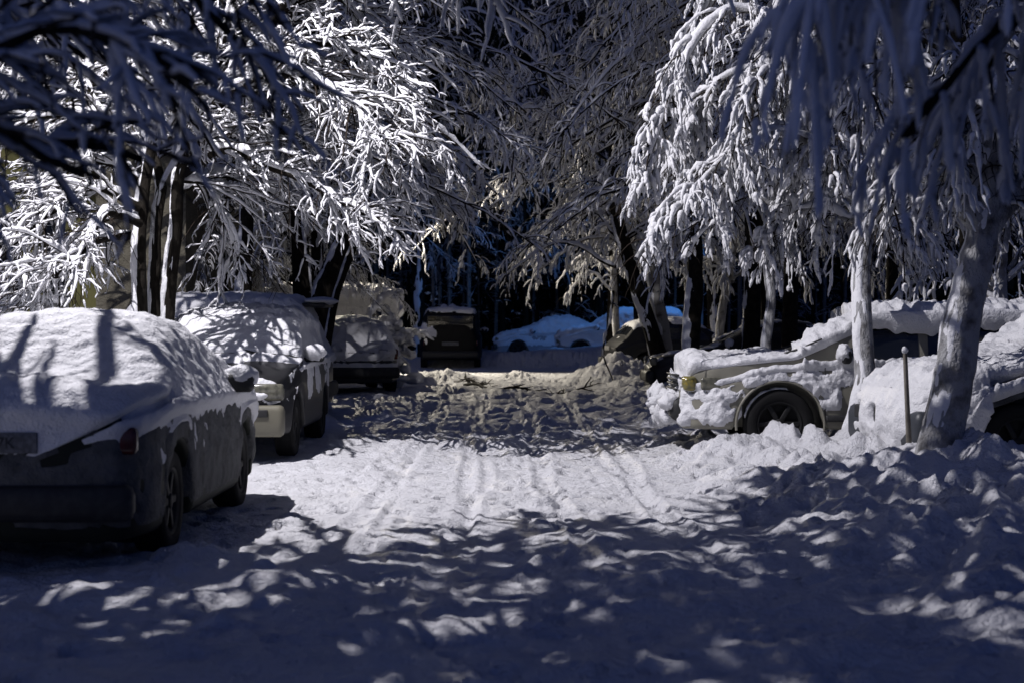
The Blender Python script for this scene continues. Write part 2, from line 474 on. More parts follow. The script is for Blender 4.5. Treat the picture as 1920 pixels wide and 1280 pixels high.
class Car:
    """front at local -x, rear at +x; a dense lofted shell gives the body, and windows, snow and trim are laid on it"""

    def __init__(s, L, W, top, belt, zb=.20, xf=.85, xr=None, ra=.40, rw=.32, tumble=.32, plan=None, dx=.03, crown=.035, shoulder=.03, edge=.985):
        s.L, s.W, s.zb, s.ra, s.rw = L, W / 2, zb, ra, rw
        s.xf, s.xr = xf, (L - .8 if xr is None else xr)
        s.tumble, s.crown, s.shoulder, s.edge = tumble, crown, shoulder, edge
        n = int(L / dx) + 1
        s.x = np.linspace(0, L, n)
        g = np.exp(-np.linspace(-2, 2, 7) ** 2); g /= g.sum()

        def tab(t):
            v = np.interp(s.x, [a for a, _ in t], [b for _, b in t])
            return np.convolve(np.pad(v, 3, mode='edge'), g, 'valid')
        s.top = tab(top); s.belt = np.minimum(tab(belt), s.top - .025)
        plan = plan or [(0, .74), (.08, .86), (.3, .955), (.8, 1), (L - .7, 1), (L - .25, .965), (L - .06, .88), (L, .8)]
        s.hw = tab(plan) * s.W
        H = np.stack([s.half(i) for i in range(n)])                 # n, m, 2
        for _ in range(2): H[:, 1:-1] = .25 * H[:, :-2] + .5 * H[:, 1:-1] + .25 * H[:, 2:]
        H[1:-1] = .25 * H[:-2] + .5 * H[1:-1] + .25 * H[2:]
        m = H.shape[1]
        s.H = H
        full = np.concatenate([H, (H * np.array([-1, 1]))[:, -2:0:-1]], 1)    # closed ring
        G = np.concatenate([np.broadcast_to(s.x[:, None, None], (*full.shape[:2], 1)), full], 2)
        # rounded end caps
        def cap(i, sg):
            r = G[i]; zc = .5 * (r[:, 2].min() + r[:, 2].max()); c = np.array([s.x[i], 0, zc]); out = []
            for (k, o) in ((.975, .012), (.93, .025), (.85, .034), (.7, .042), (.5, .048), (.3, .05), (.1, .052), (.01, .052)):
                q = c + (r - c) * k; q[:, 0] = s.x[i] + sg * o; out.append(q)
            return np.array(out)
        s.G = np.concatenate([cap(0, -1)[::-1], G, cap(n - 1, 1)], 0)
        s.G[..., 0] -= L / 2
        d0 = np.gradient(s.G, axis=0); d1 = np.roll(s.G, -1, 1) - np.roll(s.G, 1, 1)
        N = np.cross(d0, d1); N /= np.linalg.norm(N, axis=2, keepdims=True) + 1e-9
        c = s.G.mean(axis=1, keepdims=True)
        if ((N * (s.G - c)).sum(2)).mean() < 0: N = -N
        s.N = N

    def half(s, i):
        x, T, B, W = s.x[i], s.top[i], s.belt[i], s.hw[i]
        zl = s.zb
        for xc in (s.xf, s.xr):
            if abs(x - xc) < s.ra: zl = max(zl, s.rw + math.sqrt(s.ra ** 2 - (x - xc) ** 2) * .97)
        zl = min(zl, B - .12)
        Wt = max(W - .05 - s.tumble * max(T - B, 0), .1)
        inn = max(W - .26, .1)
        mid = max(.5 * (zl + B), zl + .05)
        c = [(0, s.zb), (inn, s.zb), (inn + .01, zl - .005), (W - .012, zl), (W, mid), (W - .012, B - .05), (W - s.shoulder - .015, B),
             (Wt + .03, B + (T - B) * .80), (Wt - .07, B + (T - B) * s.edge), (0, T + s.crown)]
        out = []
        for k in range(9):
            t = np.linspace(0, 1, SEG[k], endpoint=False)[:, None]
            a, b = np.array(c[k]), np.array(c[k + 1])
            q = a * (1 - t) + b * t
            if k == 8: q[:, 1] = a[1] + (b[1] - a[1]) * (1 - (1 - t[:, 0]) ** 2)
            if k == 4: q[:, 0] += .0
            out.append(q)
        return np.vstack(out + [np.array(c[-1])[None]])

    def side_y(s, x, z):
        i = int(np.clip(np.searchsorted(s.x, x), 1, len(s.x) - 1)); f = (x - s.x[i - 1]) / (s.x[i] - s.x[i - 1])
        h = s.H[i - 1] * (1 - f) + s.H[i] * f
        a = sum(SEG[:3]); b = sum(SEG[:8])
        zz, yy = h[a:b + 1, 1], h[a:b + 1, 0]
        o = np.argsort(zz)
        return float(np.interp(z, zz[o], yy[o]))

    def top_z(s, x, y):
        i = int(np.clip(np.searchsorted(s.x, x), 1, len(s.x) - 1)); f = (x - s.x[i - 1]) / (s.x[i] - s.x[i - 1])
        h = s.H[i - 1] * (1 - f) + s.H[i] * f
        a = sum(SEG[:6])
        yy, zz = h[a:, 0], h[a:, 1]
        o = np.argsort(yy)
        return float(np.interp(abs(y), yy[o], zz[o]))

    def tb(s, x): return float(np.interp(x, s.x, s.top)), float(np.interp(x, s.x, s.belt))

    def side_patch(s, root, name, m, sgn, xs_low, xs_up, z0, z1, off=.006, n=14, k=8):
        """panel on the flank between two heights (fractions of belt-to-roof), slanted ends"""
        G = np.zeros((n, k, 3))
        for i, a in enumerate(np.linspace(0, 1, n)):
            for j, b in enumerate(np.linspace(0, 1, k)):
                x = (xs_low[0] * (1 - b) + xs_up[0] * b) * (1 - a) + (xs_low[1] * (1 - b) + xs_up[1] * b) * a
                T, B = s.tb(x)
                z = B + (T - B) * (z0 + (z1 - z0) * b)
                G[i, j] = (x - s.L / 2, sgn * (s.side_y(x, z) + off), z)
        return MB().grid(G).build(name, m, root)

    def top_patch(s, root, name, m, x0, x1, inset=.10, off=.008, n=12, k=14):
        """windscreen or rear window"""
        G = np.zeros((n, k, 3))
        for i, a in enumerate(np.linspace(0, 1, n)):
            x = x0 + (x1 - x0) * a
            T, B = s.tb(x)
            w = float(np.interp(x, s.x, s.hw)) - .05 - s.tumble * max(T - B, 0) - inset
            for j, b in enumerate(np.linspace(-1, 1, k)):
                G[i, j] = (x - s.L / 2, b * w, s.top_z(x, b * w) + off)
        return MB().grid(G).build(name, m, root)

    def body(s, root, m):
        return MB().grid(s.G, wrap=True).build('body', m, root)

    def snow(s, root, fn, seed=0, name='snow_cover', m=None, sub=1, rough=.35):
        """shell of snow: fn(x, y, z, n, noise) gives its thickness, x from the front bumper"""
        G, N = s.G, s.N
        if sub > 1:
            def up(A):
                n, k = A.shape[:2]
                u = np.linspace(0, n - 1, (n - 1) * sub + 1); i = np.minimum(u.astype(int), n - 2); f = (u - i)[:, None, None]
                A = A[i] * (1 - f) + A[i + 1] * f
                A = np.concatenate([A, A[:, :1]], 1)
                u = np.linspace(0, k, k * sub + 1)[:-1]; i = u.astype(int); f = (u - i)[None, :, None]
                return A[:, i] * (1 - f) + A[:, i + 1] * f
            G, N = up(G), up(N); N = N / (np.linalg.norm(N, axis=2, keepdims=True) + 1e-9)
        x, y, z = G[..., 0] + s.L / 2, G[..., 1], G[..., 2]
        nz = fbm(x * 2.6, y * 2.6, z * 2.6, 100 + seed, 4); fine = fbm(x * 11, y * 11, z * 11, 200 + seed, 3)
        t = fn(x, y, z, N, nz, fine)
        t = t * (1 + rough * fine)
        t = np.where(N[..., 2] < -.5, 0, t)
        disp = np.where(t > .004, t, -.012)
        V = G + N * disp[..., None]
        V[..., 2] += np.where(t > .004, np.maximum(t, 0) * .25, 0)
        keep = t > .004
        a, b = V.shape[:2]
        i = np.arange(a - 1)[:, None]; j = np.arange(b)[None, :]
        q = np.stack([i * b + j, i * b + (j + 1) % b, (i + 1) * b + (j + 1) % b, (i + 1) * b + j], -1).reshape(-1, 4)
        q = q[keep.ravel()[q].any(1)]
        used, inv = np.unique(q.ravel(), return_inverse=True)
        return MB().add(V.reshape(-1, 3)[used], inv.reshape(-1, 4)).build(name, m or SNOW_CAR, root)

    def wheels(s, root, hub=RIM, snowy=False, w=.20):
        for xc in (s.xf, s.xr):
            for sg in (1, -1):
                o = bpy.data.objects.new('wheel', None); COL.objects.link(o); o.parent = root
                o.location = (xc - s.L / 2, sg * (s.W - .145), s.rw); o.empty_display_size = .1
                r = s.rw; h = w / 2
                MB().lathe([(r * .62, -h * .8), (r * .70, -h), (r * .93, -h), (r, -h * .75), (r * .985, -h * .45), (r, -h * .4), (r, h * .4), (r * .985, h * .45), (r, h * .75), (r * .93, h), (r * .70, h), (r * .62, h * .8), (r * .60, 0)], 40).build('tyre', RUBBER, o)
                rm = MB().lathe([(r * .66, sg * h * .8), (r * .64, sg * h * .95), (r * .58, sg * h * .7), (r * .55, sg * h * .3), (.01, sg * h * .2)], 32)
                for k in range(6):
                    a = k * math.pi / 3; ca, sa = math.cos(a), math.sin(a)
                    rm.box((ca * r * .33, sg * h * .62, sa * r * .33), (r * .56, .03, .05), rot=[[ca, 0, -sa], [0, 1, 0], [sa, 0, ca]], bev=.01)
                rm.lathe([(r * .16, sg * h * .6), (r * .15, sg * h * .85), (.005, sg * h * .88)], 16)
                rm.build('rim', hub, o)
                if snowy:
                    an = np.linspace(math.radians(75), math.radians(170), 26)
                    rr = .018 * (1 + .5 * vn(an * 9, an * 0, seed=3)); rr[0] = rr[-1] = .002
                    pts = np.stack([np.cos(an) * (r + .0), np.full(26, sg * h * .55), np.sin(an) * (r + .0)], -1)
                    MB().tubes(pts[None], rr[None], 8).build('tyre_snow', SNOW, o)

    def mirror(s, root, x, m, snowy=True, sides=(1, -1), seed=0):
        T, B = s.tb(x)
        for sg in sides:
            y = s.side_y(x, B + .02)
            mb = MB().box((x - s.L / 2, sg * (y + .12), B + .09), (.11, .20, .14), bev=.045)
            mb.box((x - s.L / 2, sg * (y + .015), B + .045), (.06, .08, .05), bev=.02)
            o = mb.build('side_mirror', m, root)
            if snowy: MB().blob((x - s.L / 2 - .02, sg * (y + .12), B + .12), (.085, .125, .095), seed + 3, 14, .16, 2.2).build('snow_lump', SNOW_CAR, o)

    def ends(s):
        return -s.L / 2, s.L / 2


def place(root, x, y, heading, z=0.):
    """heading: direction the front points, degrees from +x"""
    root.location = (x, y, z); root.rotation_euler = (0, 0, math.radians(heading - 180))


def plate(root, x, z, sg, txt, w=.52, h=.112, m=PLATE):
    o = MB().box((x, 0, z), (.012, w, h), bev=.004).build('number_plate', m, root)
    if txt:
        t = text_mesh(txt, .088, INK, o)
        t.rotation_euler = (math.pi / 2, 0, math.pi / 2 * sg); t.location = (x + sg * .0085, 0, z - .002)
    return o


def sm_up(N, lo=.15, hi=.6): return ss(lo, hi, N[..., 2])


HATCH_TOP = [(0, .60), (.05, .70), (.2, .80), (.5, .89), (.95, .96), (1.08, .99), (1.75, 1.40), (2.1, 1.475), (2.6, 1.49), (3.15, 1.46), (3.45, 1.38), (3.72, 1.06), (3.82, .98), (3.9, .90), (4.0, .78)]
HATCH_BELT = [(0, .58), (.9, .91), (1.2, .93), (3.4, .97), (4, .76)]


def near_left_car():
    """saloon close to the camera, its boot towards us"""
    root = empty('parked_car', 'dark saloon under thick even snow, closest to the viewer, number plate in deep shade', 'car')
    c = Car(4.25, 1.72, [(0, .60), (.05, .68), (.2, .78), (.9, .93), (1.15, .97), (1.85, 1.28), (2.25, 1.335), (2.75, 1.335), (3.05, 1.29), (3.66, .965), (3.85, .955), (4.10, .945), (4.19, .91), (4.25, .84)],
            [(0, .58), (.9, .86), (1.2, .88), (3.6, .90), (4.25, .82)], zb=.18, xf=.80, xr=3.35, ra=.37, rw=.315, tumble=.50, crown=.05)
    c.body(root, mat('dark_green_paint', (.018, .021, .016), .6, .15, vary=(3.5, (.012, .014, .011), .4, .7)))
    c.top_patch(root, 'rear_window', GLASS, 3.06, 3.66); c.top_patch(root, 'windscreen', GLASS, 1.2, 1.83)
    for sg in (1, -1):
        c.side_patch(root, 'side_window', GLASS, sg, (1.5, 2.38), (1.92, 2.38), .08, .78)
        c.side_patch(root, 'side_window', GLASS, sg, (2.46, 3.3), (2.46, 2.98), .08, .78)
    xe = c.L / 2 + .035
    MB().box((xe, 0, .40), (.16, 1.58, .20), bev=.06).build('bumper', PLASTIC, root)
    for sg in (1, -1):
        MB().box((xe - .080, sg * .64, .74), (.09, .30, .15), bev=.03).build('tail_light', TAIL, root)
    MB().box((xe - .01, 0, .85), (.035, .62, .03), bev=.01).build('plate_recess', PLASTIC, root)
    plate(root, xe + .025, .735, 1, '51277K', .52, .115)
    c.wheels(root)
    c.mirror(root, 1.55, PLASTIC, True, sides=(1, -1), seed=1)
    MB().box((c.xr - .42 - c.L / 2 + .85, .62, .20), (.02, .16, .16), bev=.008).build('mud_flap', RUBBER, root)

    def fn(x, y, z, N, nz, fine):
        up = sm_up(N, -.05, .55)
        t = up * (.078 + .010 * nz)
        t += ss(3.9, 4.2, x) * (1 - up) * np.maximum(0, .03 + .02 * nz) * ss(.84, .90, z + .03 * nz)
        return t

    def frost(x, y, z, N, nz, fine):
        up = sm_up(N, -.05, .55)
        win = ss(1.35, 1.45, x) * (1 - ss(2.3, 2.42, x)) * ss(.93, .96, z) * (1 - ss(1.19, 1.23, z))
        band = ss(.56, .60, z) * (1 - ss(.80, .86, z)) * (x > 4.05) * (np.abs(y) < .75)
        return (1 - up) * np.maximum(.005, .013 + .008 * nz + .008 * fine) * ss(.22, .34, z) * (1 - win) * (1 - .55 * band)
    c.snow(root, frost, 2, name='frost', m=FROST_SHADED)  # the shade on flank and rear is partly in this frost's colour
    c.snow(root, fn, 1, sub=2, rough=.16)
    place(root, -2.87, 9.15 + c.L / 2, 90)


def second_left_car():
    root = empty('parked_car', 'dark hatchback with a pale bumper and branch shadows on its snowy windscreen', 'car')
    c = Car(3.95, 1.70, [(0, .62), (.04, .72), (.15, .84), (.55, .93), (.95, .985), (1.05, 1.01), (1.62, 1.40), (1.95, 1.47), (2.6, 1.49), (3.2, 1.47), (3.6, 1.32), (3.8, 1.0), (3.95, .8)],
            [(0, .60), (.9, .93), (1.2, .95), (3.4, .98), (3.95, .78)], zb=.25, xf=.72, ra=.37, rw=.315)
    pm = paint('dull_cream_bumper', (.17, .16, .12)); c.body(root, paint('dark_grey_paint', (.022, .022, .023)))
    w = c.top_patch(root, 'windscreen', GLASS, 1.06, 1.66, inset=.06)
    for sg in (1, -1):
        c.side_patch(root, 'side_window', GLASS, sg, (1.35, 2.2), (1.75, 2.2), .06, .82)
        c.side_patch(root, 'side_window', GLASS, sg, (2.28, 3.3), (2.28, 3.15), .06, .82)
    xe = -c.L / 2 - .04
    b = MB().box((xe + .03, 0, .41), (.17, 1.56, .32), bev=.06).build('bumper', pm, root)
    for y in (-.47, .02, .5):
        MB().box((xe - .062, y, .49), (.02, .30, .075), bev=.008).build('air_intake', PLASTIC, b)
    MB().box((xe + .0, 0, .70), (.05, .62, .13), bev=.015).build('grille', pm, root)
    for sg in (1, -1):
        MB().box((xe + .065, sg * .58, .70), (.12, .38, .17), bev=.04).build('headlight', LAMP_GLASS, root)
    for k in (0, 1):
        a = MB(); y0 = -.5 + .62 * k
        a.tubes(np.array([[[1.0 - c.L / 2, y0, c.top_z(1.0, y0) + .02], [1.1 - c.L / 2, y0 + .3, c.top_z(1.1, y0 + .3) + .03], [1.16 - c.L / 2, y0 + .56, c.top_z(1.16, y0 + .56) + .03]]]), np.array([[.012, .01, .007]]), 6)
        a.build('wiper', PLASTIC, root)
    c.wheels(root); c.mirror(root, 1.42, PLASTIC, True, seed=4)

    def fn(x, y, z, N, nz, fine):
        up = sm_up(N, .25, .6)
        t = up * (.040 + .022 * nz)
        roof = ss(1.5, 1.8, x)
        t = t * (1 - roof) + up * roof * (.07 + .01 * nz)
        gap = np.exp(-((x - 1.055 - .03 * np.abs(y)) / .035) ** 2)                   # dark slot where the wipers lie
        t -= gap * .08
        t -= .09 * np.exp(-((x - .55) / .13) ** 2 - ((y + .10) / .26) ** 2)           # bare patch on the bonnet
        t -= .12 * ss(.42, .62, -y + .18 * nz) * ss(.10, .2, x) * (1 - ss(.72, .95, x)) * (N[..., 2] > .3)
        t -= .05 * ss(.28, .42, nz) * ss(.15, .3, x) * (1 - ss(.8, .95, x))
        front = (x < .2) * (1 - up)
        t += front * np.maximum(0, -.008 + .035 * nz) * ss(.56, .62, z)
        t += (1 - up) * (x > .2) * np.maximum(0, .002 + .022 * nz) * ss(.45, .75, z)
        return t
    c.snow(root, fn, 7, sub=2)
    place(root, -3.08, 16.75 + c.L / 2, -90)


def generic_car(name, label, c, body_mat, fn, seed, wind=None, rear=None, sides=(), lights=True, mir=1.45, sub=1, snowy_wheels=False, group=None, bump=True, roofrails=False):
    root = empty(name, label, 'car', group=group)
    c.body(root, body_mat)
    if wind: c.top_patch(root, 'windscreen', GLASS, *wind)
    if rear: c.top_patch(root, 'rear_window', GLASS, *rear)
    for (lo, up) in sides:
        for sg in (1, -1): c.side_patch(root, 'side_window', GLASS, sg, lo, up, .08, .80)
    a, b = c.ends()
    if bump:
        MB().box((a - .02, 0, .42), (.16, c.W * 1.8, .22), bev=.06).build('bumper', PLASTIC, root)
        MB().box((b + .02, 0, .44), (.16, c.W * 1.8, .22), bev=.06).build('bumper', PLASTIC, root)
    if lights:
        for sg in (1, -1):
            MB().box((a + .05, sg * c.W * .68, .70), (.14, .34, .15), bev=.04).build('headlight', LAMP_GLASS, root)
            MB().box((b - .05, sg * c.W * .76, .80), (.10, .20, .20), bev=.04).build('tail_light', TAIL, root)
    MB().box((b + .055, 0, .78), (.012, .52, .112), bev=.004).build('number_plate', PLATE, root)
    c.wheels(root, snowy=snowy_wheels)
    if mir: c.mirror(root, mir, PLASTIC, True, seed=seed)
    c.snow(root, fn, seed, sub=sub)
    return root


def std_snow(th=.08, side=.010, var=.02, zlo=.35):
    def fn(x, y, z, N, nz, fine):
        up = sm_up(N, .05, .5)
        return up * (th + .02 * nz) + (1 - up) * np.maximum(0, side + var * nz) * ss(zlo, zlo + .25, z)
    return fn


SUV_TOP = [(0, .74), (.04, .86), (.16, .98), (.5, 1.05), (1.1, 1.10), (1.25, 1.13), (1.95, 1.60), (2.3, 1.69), (3.2, 1.72), (4.1, 1.69), (4.28, 1.62), (4.46, 1.15), (4.52, 1.0), (4.6, .85)]
SUV_BELT = [(0, .72), (1.0, 1.02), (1.3, 1.05), (4.2, 1.08), (4.6, .82)]
SEDAN_TOP = [(0, .58), (.05, .68), (.2, .78), (.9, .93), (1.2, .97), (1.95, 1.36), (2.3, 1.43), (2.8, 1.42), (3.1, 1.36), (3.75, 1.03), (4.2, .99), (4.35, .92), (4.4, .8)]
SEDAN_BELT = [(0, .56), (.9, .88), (1.2, .91), (3.6, .95), (4.4, .78)]


def other_cars():
    # estate standing across, its tail to the lane
    c = Car(4.5, 1.78, [(a * 4.5 / 4.6, b) for a, b in SUV_TOP], [(a * 4.5 / 4.6, b) for a, b in SUV_BELT], zb=.24, xf=.85, ra=.40, rw=.34, tumble=.26)

    def fn3(x, y, z, N, nz, fine):
        up = sm_up(N, .1, .5)
        t = up * (.075 + .01 * nz)
        pil = ss(3.75, 3.95, x - .35 * (1.4 - z)) * (z > .95)
        t += (1 - up) * pil * np.maximum(0, .022 + .02 * nz)
        t += (1 - up) * (1 - pil) * np.maximum(0, -.006 + .03 * nz) * ss(.5, .8, z) * (1 - ss(1.05, 1.1, z))
        return t
    r = generic_car('parked_car', 'dark estate with a roof spoiler standing crosswise, its tail towards the lane', c, paint('graphite_paint', (.035, .036, .04)), fn3, 12, (1.28, 1.9), (4.24, 4.36),
                    [((1.55, 2.4), (1.98, 2.4)), ((2.5, 3.35), (2.5, 3.35)), ((3.45, 4.1), (3.45, 3.9))], mir=1.6)
    sp = MB().box((4.5 / 2 - .12, 0, 1.66), (.34, 1.15, .06), bev=.025).build('spoiler', PLASTIC, r)
    MB().blob((4.5 / 2 - .08, 0, 1.72), (.26, .62, .06), 5, 14, .12).build('snow_lump', SNOW_CAR, sp)
    place(r, -2.72 - 2.25, 24.2, 180)
    # rounded hatch, rear towards us
    c = Car(3.85, 1.70, [(0, .60), (.05, .70), (.25, .82), (.85, .97), (1.55, 1.36), (2.0, 1.46), (2.6, 1.47), (3.1, 1.41), (3.45, 1.26), (3.65, 1.02), (3.74, .93), (3.80, .86), (3.85, .74)],
            [(0, .58), (.9, .91), (3.2, .96), (3.85, .72)], zb=.24, xf=.75, ra=.37, rw=.315, tumble=.55, edge=.93, crown=.03, shoulder=.06,
            plan=[(0, .74), (.3, .95), (.8, 1), (2.9, 1), (3.4, .95), (3.7, .86), (3.85, .74)])

    def fn4(x, y, z, N, nz, fine):
        up = sm_up(N, -.1, .4)
        t = up * (.055 + .008 * nz) + (1 - up) * np.maximum(0, .010 + .02 * nz) * ss(.5, .62, z)
        t -= .2 * np.exp(-((x - 3.13) / .035) ** 2) * ss(.9, 1.2, z) * (np.abs(y) < .45)
        t += .06 * ss(3.5, 3.7, x) * np.exp(-((z - .80) / .12) ** 2) * (np.abs(y) > .35)
        t -= .08 * np.exp(-((z - .66) / .03) ** 2) * (x > 3.5)
        return t
    r = generic_car('parked_car', 'small rounded hatchback with an even coat of snow, rear towards the viewer', c, paint('blue_black_paint', (.03, .032, .036)), fn4, 15, (.95, 1.6), (3.12, 3.62), [((1.4, 2.2), (1.75, 2.2)), ((2.3, 3.0), (2.3, 2.85))], mir=1.4, sub=1)
    place(r, -3.42, 32.6 + 1.6, 104)
    # van across, deep white cap on the roof
    c = Car(4.8, 1.95, [(0, .9), (.05, 1.05), (.25, 1.18), (.55, 1.28), (1.15, 1.85), (1.45, 1.98), (2.2, 2.05), (4.5, 2.03), (4.72, 1.9), (4.8, 1.6)], [(0, .88), (.6, 1.12), (1.0, 1.15), (4.8, 1.15)], zb=.3, xf=.85, ra=.40, rw=.34, tumble=.14)

    def fn5(x, y, z, N, nz, fine):
        up = sm_up(N, .1, .5)
        return up * (.20 + .03 * nz) + (1 - up) * np.maximum(0, .0 + .05 * nz) * ss(.5, .9, z)
    r = generic_car('parked_van', 'pale van capped with a thick loaf of lamplit snow', c, paint('grey_white_paint', (.42, .42, .40)), fn5, 21, (.6, 1.12), None, [((.95, 1.8), (1.25, 1.8)), ((1.95, 3.2), (1.95, 3.2)), ((3.3, 4.5), (3.3, 4.5))], mir=1.0)
    r['category'] = 'van'
    place(r, -2.75 - 2.4, 39.5, 180)
    # black van, seen end on
    c = Car(4.6, 2.0, [(0, .85), (.05, 1.0), (.2, 1.1), (.5, 1.2), (1.1, 1.72), (1.45, 1.84), (2.2, 1.88), (4.3, 1.86), (4.5, 1.75), (4.6, 1.4)], [(0, .83), (.6, 1.04), (1.0, 1.08), (4.6, 1.05)], zb=.28, xf=.85, ra=.38, rw=.33, tumble=.16)

    def fn6(x, y, z, N, nz, fine):
        up = sm_up(N, .4, .8)
        return up * np.maximum(0, .012 + .03 * nz) + (1 - up) * (y < -.5) * (x > 4.0) * np.maximum(0, .01 + .04 * nz) * (z > 1.0)
    r = generic_car('parked_van', 'unlit black van with bare sides at the far end of the lane', c, mat('black_paint', (.005, .005, .006), .5, .12, vary=(4, (.008, .008, .009), .4, .7)), fn6, 23, (.56, 1.08), None, [((.95, 1.8), (1.25, 1.8)), ((1.95, 3.1), (1.95, 3.1)), ((3.2, 4.3), (3.2, 4.3))], mir=1.0)
    r['category'] = 'van'
    MB().box((4.6 / 2 + .02, 0, 1.42), (.03, 1.45, .46), bev=.02).build('rear_window', GLASS, r)
    for k, yy in enumerate((.05, -.22)):
        MB().blob((1.3, yy, 1.94), (.13, .12, .09), k + 2, 10, .2).build('snow_lump', SNOW_CAR, r)
    place(r, -1.98, 52 + 2.3, 91)
    # far pair beyond the bank
    c = Car(4.4, 1.72, SEDAN_TOP, SEDAN_BELT, zb=.2, xf=.85, ra=.37, rw=.315, tumble=.4, dx=.05)
    r = generic_car('parked_car', 'saloon buried in blue lit snow, lower of the pair beyond the far bank', c, paint('pale_paint', (.3, .31, .33)), std_snow(.10, .03, .03, .40), 31, (1.25, 1.9), (3.15, 3.7), [((1.55, 2.45), (1.98, 2.45)), ((2.55, 3.35), (2.55, 3.05))])
    place(r, -.62 + 2.2, 63.5, 180, .12)
    c = Car(4.6, 1.84, SUV_TOP, SUV_BELT, zb=.24, xf=.85, ra=.41, rw=.35, tumble=.25, dx=.05)
    r = generic_car('parked_car', 'taller car buried in blue lit snow, higher of the pair beyond the bank', c, paint('silver_paint', (.28, .29, .31)), std_snow(.11, .03, .03, .45), 33, (1.28, 1.9), None, [((1.55, 2.4), (1.98, 2.4)), ((2.5, 3.35), (2.5, 3.35))])
    place(r, 1.62 + 2.3, 58.6, 176, .10)
    # dark pair between the right hand trees
    c = Car(4.0, 1.70, HATCH_TOP, HATCH_BELT, zb=.22, xf=.8, ra=.37, rw=.315, tumble=.4)

    def fn9(x, y, z, N, nz, fine):
        return sm_up(N, .5, .85) * np.maximum(0, .02 + .035 * nz) * (1 - ss(3.4, 3.6, x) * .9)
    r = generic_car('parked_car', 'glossy black hatchback almost clear of snow beside the leaning trunks', c, paint('gloss_black_paint', (.008, .008, .009)), fn9, 41, (1.1, 1.72), (3.48, 3.7), [((1.45, 2.25), (1.8, 2.25)), ((2.32, 3.2), (2.32, 3.1))], lights=False)
    place(r, 2.45 + 2.0, 43.0, 12)
    c = Car(4.3, 1.74, SEDAN_TOP, SEDAN_BELT, zb=.2, xf=.85, xr=3.45, ra=.37, rw=.315, tumble=.4)

    def fn10(x, y, z, N, nz, fine):
        return sm_up(N, .3, .8) * np.maximum(0, .004 + .04 * nz)
    r = generic_car('parked_car', 'dark saloon in deep shade, its nose beside the pale off-road car', c, paint('charcoal_paint', (.012, .012, .014)), fn10, 43, (1.25, 1.9), (3.1, 3.7), [((1.55, 2.4), (1.98, 2.4)), ((2.5, 3.3), (2.5, 3.0))])
    place(r, 2.58 + 2.15, 31.4, 180)


